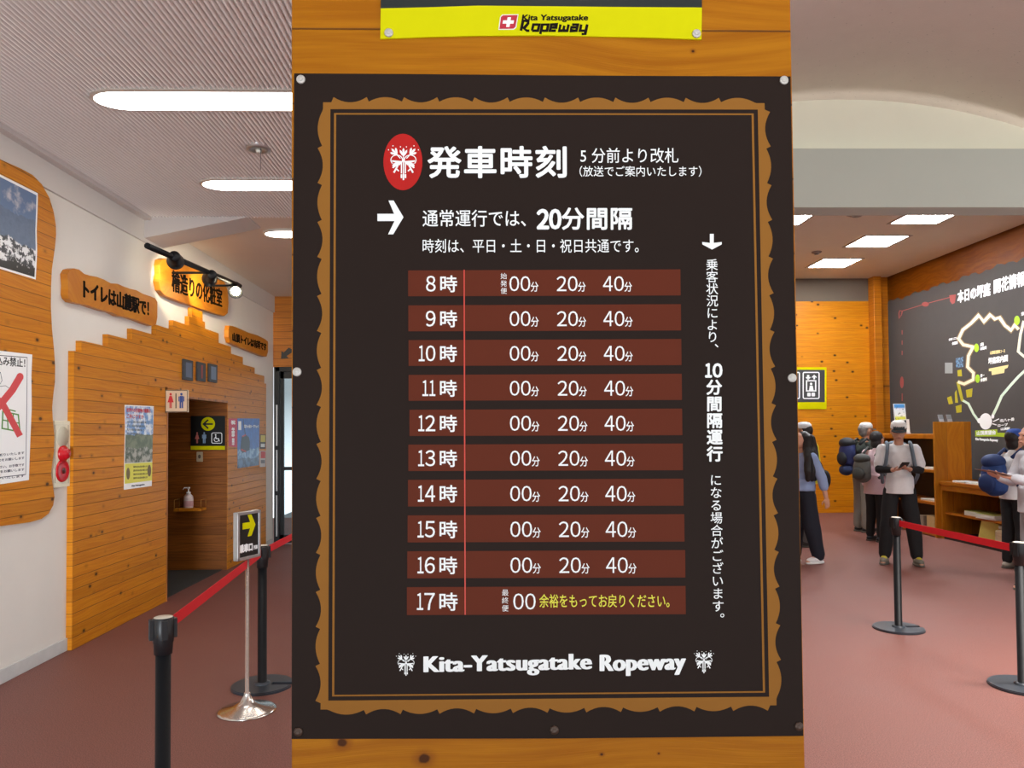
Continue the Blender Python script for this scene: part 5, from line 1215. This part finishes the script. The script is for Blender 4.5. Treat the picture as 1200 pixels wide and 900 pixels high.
    for k in 'lr':
        m.cap(P['hip' + k], P['kn' + k], .051 * hr * (1 + (leg_w - 1) * .3), .045 * hr * leg_w); m.cap(P['kn' + k], P['an' + k] + Vector((0, 0, .012 * hr)), .046 * hr * leg_w, .036 * hr * leg_w)
    link_mesh('trousers', remesh(m, .011, 3, .006, 12.0), trousers, body)
    # top
    m = MB(); ez = .012
    m.ball(P['chest'], ((.088 + ez) * hr * wide, .073 * hr, .095 * hr), rot=rot); m.ball(P['waist'], (.084 * hr * wide, .07 * hr, .11 * hr), rot=rot)
    m.cap(P['shl'] - Vector((0, 0, .004 * hr)), P['shr'] - Vector((0, 0, .004 * hr)), .037 * hr, .037 * hr); m.cap(P['chest'] + Vector((0, 0, .04 * hr)), P['neck'] - Vector((0, 0, .004 * hr)), .055 * hr, .042 * hr)
    zlow = top_len
    lv = [(zlow + i * .03) for i in range(12) if zlow + i * .03 < .64]
    rg = []
    for i, z in enumerate(lv):
        fl = (.1 if jacket else .097) - min(i, 4) * .002
        rg.append([m.bm.verts.new(w(fl * wide * math.cos(a), .004 + (fl - .012) * math.sin(a), z)) for a in [2 * PI * q / 24 for q in range(24)]])
    for A, B in zip(rg, rg[1:]):
        for q in range(24): m.bm.faces.new([A[q], A[(q + 1) % 24], B[(q + 1) % 24], B[q]])
    m.bm.faces.new(list(reversed(rg[0]))); m.bm.faces.new(rg[-1])
    for k in 'lr':
        e = P['el' + k]; sh_ = P['sh' + k]
        if sleeves == 'short': m.cap(sh_, sh_.lerp(e, .74), .037 * hr, .041 * hr)
        else:
            m.cap(sh_, e, .041 * hr, .036 * hr); m.cap(e, e.lerp(P['wr' + k], .85 if sleeves == 'long' else .45), .036 * hr, .029 * hr if sleeves == 'long' else .034 * hr)
    link_mesh(top_name, remesh(m, .011, 4, .009, 10.0), top, body)
    if under:
        for k in 'lr':
            m = MB(); m.cap(P['sh' + k].lerp(P['el' + k], .6), P['el' + k], .031 * hr, .029 * hr); m.cap(P['el' + k], P['el' + k].lerp(P['wr' + k], .85), .029 * hr, .021 * hr); link_mesh('under_sleeve', remesh(m, .008, 3, .003), under, body)
    # shoes
    for k in 'lr':
        a, t_ = P['an' + k], P['toe' + k]; fwd = Vector((t_.x - a.x, t_.y - a.y, 0)).normalized(); c = Vector((a.x, a.y, base.z)) + fwd * .03 * hr
        mr = Matrix((fwd.cross(Vector((0, 0, 1))), fwd, Vector((0, 0, 1)))).transposed()
        m = MB(); m.ball(c + Vector((0, 0, .026 * hr)), (.029 * hr, .076 * hr, .024 * hr), 3, mr); m.ball(c - fwd * .028 * hr + Vector((0, 0, .037 * hr)), (.026 * hr, .034 * hr, .033 * hr), 2, mr)
        sh_ = link_mesh('shoe', remesh(m, .007, 3), shoe, body)
        m = MB(); m.lathe([(0, 0), (1, 0), (1.02, .5), (1, 1), (0, 1)], n=24)
        for v in m.bm.verts: v.co = c + mr @ Vector((v.co.x * .031 * hr, v.co.y * .079 * hr, v.co.z * .013 * hr))
        m.build('sole', sole or plain('sole_grey', (96, 92, 86), 0.6), sh_)
    return body, P, hc, hrot, hr, R, w

def cap_hat(body, hc, hrot, hr, crown, brim, panel=None):
    m = MB(); N = 26; prof = [(1.0, 0.0), (1.02, .25), (.95, .62), (.7, .9), (.35, 1.0), (0, 1.02)]
    m.lathe(prof, n=N)
    for v in m.bm.verts: v.co = hc + hrot @ Vector((v.co.x * .05 * hr, v.co.y * .06 * hr - .002 * hr, .024 * hr + v.co.z * .052 * hr))
    c = m.build('cap', crown, body)
    m = MB(); top_, low = [], []
    P = [(-.046, .03)] + [(.047 * math.sin(a), .042 + .05 * math.cos(a)) for a in [(-PI / 2 + PI * i / 14) for i in range(15)]] + [(.046, .03)]
    m.prism([hc + hrot @ Vector((x * hr, y * hr, (.024 - (y - .03) * .22 - 2.4 * x * x) * hr)) for x, y in P], hrot @ Vector((0, 0, -.007 * hr))); m.build('cap_brim', brim, c)
    if panel:
        m = MB(); rows_ = []
        for j in range(5):
            z = j / 4; rows_.append([m.bm.verts.new(hc + hrot @ Vector((.0505 * hr * math.sin(a) * (1.05 - .08 * z * z), (.0605 * math.cos(a) * (1.05 - .08 * z * z) - .002) * hr, (.016 + z * .03) * hr))) for a in [(-.75 + 1.5 * i / 10) for i in range(11)]])
        for j in range(4):
            for i in range(10): m.bm.faces.new([rows_[j][i], rows_[j][i + 1], rows_[j + 1][i + 1], rows_[j + 1][i]])
        m.build('cap_panel', panel, c)
def hair_cap(body, hc, hrot, hr, mat, low=-.01, back=1.0, extra=()):
    m = MB(); m.ball(hc + hrot @ Vector((0, -.022 * hr * back, .02 * hr)), (.0495 * hr, .054 * hr, .054 * hr), 3, hrot)
    m.ball(hc + hrot @ Vector((0, -.028 * hr, low * hr)), (.046 * hr, .036 * hr, .05 * hr), 2, hrot)
    for a, b_, ra, rb in extra: m.cap(a, b_, ra, rb)
    return link_mesh('hair', remesh(m, .008, 2, .004, 30.0), mat, body)
def backpack(label, c, face, size, main, accent, strap_pts=(), roll=None, bottom=None):
    """c = centre of the side that lies against the back; face = wearer's heading"""
    R = Matrix.Rotation(face - PI / 2, 3, 'Z'); t = thing('backpack', label, 'backpack', c); sx, sy, sz_ = size
    m = MB(); m.ball(c + R @ Vector((0, -sy * .5, 0)), (sx * .5, sy * .5, sz_ * .5), 3, R); m.ball(c + R @ Vector((0, -sy * .45, -sz_ * .22)), (sx * .5, sy * .5, sz_ * .28), 2, R); m.ball(c + R @ Vector((0, -sy * .45, sz_ * .2)), (sx * .46, sy * .48, sz_ * .28), 2, R)
    link_mesh('main_compartment', remesh(m, .012, 3, .012, 9.0), main, t)
    m = MB(); m.ball(c + R @ Vector((0, -sy * .92, -sz_ * .16)), (sx * .36, sy * .24, sz_ * .24), 3, R); link_mesh('front_pocket', remesh(m, .011, 2, .008), accent, t)
    m = MB(); m.ball(c + R @ Vector((0, -sy * .5, sz_ * .36)), (sx * .44, sy * .53, sz_ * .2), 3, R); link_mesh('top_lid', remesh(m, .011, 2, .008), accent, t)
    for P in strap_pts:
        m = MB(); m.tube(P, .021, 8)
        m.build('shoulder_strap', accent, t)
    if bottom:
        m = MB(); m.ball(c + R @ Vector((0, -sy * .6, -sz_ * .55)), (sx * .42, sy * .42, sz_ * .2), 3, R); link_mesh('bottom_pouch', remesh(m, .011, 2, .008), bottom, t)
    return t

skin1 = plain('skin_light', (214, 164, 138), 0.5); skin2 = plain('skin_tan', (196, 146, 120), 0.5)
black_cloth = plain('cloth_black', (24, 24, 27), 0.85); white_cloth = plain('cloth_white', (232, 233, 234), 0.85); hair_black = plain('hair_black', (28, 23, 22), 0.5)
# man in white cap, reading his phone
pm = at_z(1056, 661, 0)
fc = -PI / 2 - 0.42
armsM = {'ell': (.126, .03, .655), 'elr': (-.126, .03, .655), 'wrl': (.045, .145, .66), 'wrr': (-.05, .15, .665), 'hdl': (-.75, .45, .15), 'hdr': (.55, .75, .2),
         'knl': (.078, .012, .285), 'knr': (-.078, .012, .285), 'anl': (.1, -.01, .048), 'anr': (-.1, -.01, .048), 'toel': (.118, .08, .016), 'toer': (-.118, .08, .016)}
bM, PM, hcM, hrM, hrr, RM, wM = build_person('man in white cap and white t-shirt reading a phone behind the right belt post', pm, fc, 1.72, skin2, white_cloth, black_cloth, plain('shoe_grey', (120, 118, 108), 0.7), arms=armsM, sleeves='short', top_len=.49, wide=0.98, under=black_cloth, head_down=0.35, stride=0.0, leg_w=1.1)
hair_cap(bM, hcM - hrM @ Vector((0, .004 * hrr, .014 * hrr)), hrM, hrr * .9, hair_black)
cap_hat(bM, hcM, hrM, hrr, plain('cap_white', (238, 238, 234), 0.8), plain('cap_dark', (52, 62, 66), 0.8), plain('cap_dark', (52, 62, 66), 0.8))
m = MB()
for k in 'lr': m.ball(PM['toe' + k] * .45 + PM['an' + k] * .55 + Vector((0, 0, .012)), (.03, .05, .03), 2)
m.build('socks', plain('sock_yellow', (206, 196, 66), 0.8), bM)
ph_c = wM(-.012, .205, .69)
t = thing('phone', 'dark phone held in both hands by the man in the white cap', 'phone', ph_c)
m = MB(); m.rbox(ph_c, (.075, .01, .15), fc - PI / 2 + .3, .003, -1.0); m.build('phone_case', black_plastic, t)
m = MB(); m.rbox(ph_c + RM @ Vector((0, -.004, .005)), (.066, .003, .138), fc - PI / 2 + .3, 0, -1.0); m.build('phone_screen', plain('phone_glass', (40, 44, 52), 0.1), t)
blue_grey = plain('strap_blue_grey', (126, 146, 160), 0.7)
strM = []
for s in (1, -1):
    strM.append([wM(.075 * s, -.075, .79), wM(.073 * s, -.02, .845), wM(.072 * s, .05, .83), wM(.078 * s, .092, .77), wM(.088 * s, .088, .70), wM(.112 * s, .04, .62), wM(.1 * s, -.06, .56)])
backpack('blue grey backpack on the back of the man in the white cap', wM(0, -.1, .70), fc, (.32, .2, .48), blue_grey, plain('pack_slate', (96, 110, 122), 0.7), strM)

# woman with long black hair, partly behind the pillar
pw = at_z(944, 659, 0); fcw = PI + .2
bW, PW, hcW, hrW, hw_, RW, wW = build_person('woman with long black hair in a pale blue blouse and navy trousers beside the pillar', pw, fcw, 1.6, skin1, plain('blouse_blue', (150, 172, 214), 0.8), plain('cloth_navy', (28, 32, 46), 0.85), white_cloth, sleeves='mid', top_len=.545, wide=0.98, stride=.06, leg_w=1.35, top_name='blouse',
     arms={'elr': (-.14, -.055, .645), 'wrr': (-.145, -.085, .5), 'ell': (.14, .03, .64), 'wrl': (.14, .08, .5)}, sole=white)
lo_ = hcW + hrW @ Vector((.02 * hw_, -.02 * hw_, -.02 * hw_))
ex = []
for (dy, dx, k) in ((.0, .0, 1.0), (-.035, -.004, .95), (-.065, -.012, .85)):
    ch = [(.036 + dx, -.012 + dy * .6, .945), (.062 + dx, .008 + dy, .865), (.112 + dx, .035 + dy, .79), (.122 + dx, .045 + dy, .70), (.118 + dx, .045 + dy, .635)]
    rr = [.034, .034, .032, .03, .018]
    for q in range(4): ex.append((wW(-ch[q][0], *ch[q][1:]), wW(-ch[q + 1][0], *ch[q + 1][1:]), rr[q] * hw_ * k, rr[q + 1] * hw_ * k))
hair_cap(bW, hcW, hrW, hw_, hair_black, extra=ex)
cb = at_y(966.5, 562, pw.y + .12)
t = thing('handbag', 'black shoulder bag at the hip of the long haired woman', 'bag', cb)
m = MB(); m.ball(cb, (.07, .1, .12), 3); link_mesh('bag_body', remesh(m, .01, 2, .006), black_cloth, t)
m = MB(); m.tube([cb + Vector((0, 0, .09)), wW(-.13, -.06, .75), wW(-.1, -.01, .85)], .009, 6); m.build('bag_strap', black_plastic, t)

# person in yellow with a pale cap
py_ = at_z(947, 640, 0)
bY, PY, hcY, hrY, hy, RY, wY = build_person('person in a bright yellow top and pale cap behind the long haired woman', py_, PI * .75, 1.72, skin2, plain('cloth_yellow', (226, 218, 44), 0.8), plain('cloth_grey', (96, 98, 100), 0.85), plain('shoe_dark', (50, 46, 44), 0.7), sleeves='long', top_len=.5, top_name='jacket', wide=1.3)
hair_cap(bY, hcY - hrY @ Vector((0, .006, .02)), hrY, hy * .95, hair_black); cap_hat(bY, hcY, hrY, hy, plain('cap_pale', (206, 208, 210), 0.8), plain('cap_grey', (150, 156, 160), 0.8), black_cloth)

# walker with navy backpack and grey trousers, facing right
pn = at_z(1012, 623, 0)
bN, PN, hcN, hrN, hn, RN, wN = build_person('walker in grey trousers and dark jacket with a navy backpack, facing the bookcase', pn, 0.15, 1.72, skin2, plain('jacket_dark', (64, 74, 70), 0.8), plain('trousers_grey', (132, 130, 122), 0.85), plain('boot_dark', (40, 42, 46), 0.7), sleeves='long', top_len=.49, top_name='jacket', lean=.03, leg_w=1.2)
hair_cap(bN, hcN - hrN @ Vector((0, .012, .01)), hrN, hn * .93, plain('hair_grey', (128, 124, 120), 0.6)); cap_hat(bN, hcN, hrN, hn, plain('cap_white_grey', (206, 204, 202), 0.8), plain('cap_grey2', (150, 150, 152), 0.8))
navy = plain('pack_navy', (34, 46, 96), 0.7)
backpack('navy backpack with a lower pouch on the walker in grey trousers', wN(0, -.085, .715), .15, (.32, .22, .46), navy, plain('pack_black', (30, 34, 40), 0.7), [[wN(.07 * s, -.07, .8), wN(.07 * s, 0, .85), wN(.075 * s, .085, .79), wN(.09 * s, .06, .66), wN(.09 * s, -.05, .6)] for s in (1, -1)], bottom=plain('pouch_navy', (32, 48, 88), 0.7))
# walker in pink jacket with grey backpack
pk = at_z(1027, 634, 0)
bP, PP, hcP, hrP, hp, RP, wP = build_person('walker in a pale pink jacket and black trousers with a grey backpack', pk, 0.35, 1.58, skin1, plain('jacket_pink', (214, 186, 194), 0.8), black_cloth, plain('boot_blue', (44, 48, 56), 0.7), sleeves='long', top_len=.43, top_name='jacket', wide=1.1, jacket=True, lean=.03)
hair_cap(bP, hcP, hrP, hp * 1.1, plain('hood_dark', (44, 42, 44), 0.7), low=-.03)
backpack('grey day backpack on the walker in the pale pink jacket', wP(0, -.1, .66), .35, (.3, .17, .4), plain('pack_grey', (92, 94, 92), 0.7), plain('pack_grey_dark', (66, 68, 68), 0.7), [[wP(.075 * s, -.07, .78), wP(.075 * s, 0, .85), wP(.08 * s, .09, .78), wP(.1 * s, .06, .64), wP(.1 * s, -.06, .58)] for s in (1, -1)])

# visitor in blue hat with blue backpack, facing the route board
pb = at_z(1190, 667, 0)
fb = .15
bB, PB, hcB, hrB, hb, RB_, wB = build_person('visitor in a blue cap and white shirt carrying a blue backpack at the counter', pb, fb, 1.6, skin1, white_cloth, black_cloth, plain('shoe_pale', (170, 162, 150), 0.7), sleeves='short', top_len=.5, lean=.01, arms={'ell': (.14, .08, .66), 'wrl': (.1, .2, .62), 'elr': (-.14, .08, .66), 'wrr': (-.1, .2, .62)})
hair_cap(bB, hcB, hrB, hb, hair_black, low=-.03); blue_cap = plain('cap_blue', (52, 88, 176), 0.8); cap_hat(bB, hcB, hrB, hb * 1.04, blue_cap, blue_cap)
pack_b = plain('pack_blue', (30, 64, 124), 0.7)
backpack('blue backpack worn by the visitor in the blue cap', wB(0, -.09, .665), fb, (.32, .22, .46), pack_b, plain('pack_blue_dark', (24, 50, 102), 0.7), [[wB(.07 * s, -.07, .8), wB(.07 * s, 0, .855), wB(.075 * s, .085, .79), wB(.09 * s, .06, .68), wB(.09 * s, -.05, .6)] for s in (1, -1)])
# visitor cut by the right picture edge, reading a folded map
pr_ = at_z(1216, 694, 0)
bR, PR, hcR, hrR, hR, RR, wR = build_person('visitor in pale top and grey trousers at the right picture edge, holding a map', pr_, PI - .1, 1.66, skin1, plain('shirt_pale', (206, 210, 218), 0.85), plain('trousers_pale', (150, 152, 156), 0.85), plain('shoe_black', (36, 36, 38), 0.7), sleeves='long', top_len=.47,
      arms={'ell': (.135, .05, .65), 'wrl': (.07, .17, .68), 'elr': (-.135, .05, .65), 'wrr': (-.07, .17, .68)})
hair_cap(bR, hcR, hrR, hR, hair_black, low=-.02)
mc = wR(0, .235, .71)
t = thing('folded_map', 'brownish folded map held out by the visitor at the right picture edge', 'map', mc)
m = MB(); m.rbox(mc, (.3, .2, .004), PI - .1 - PI / 2, 0, .25); m.build('map_sheet', plain('map_brown', (150, 112, 100), 0.6), t)
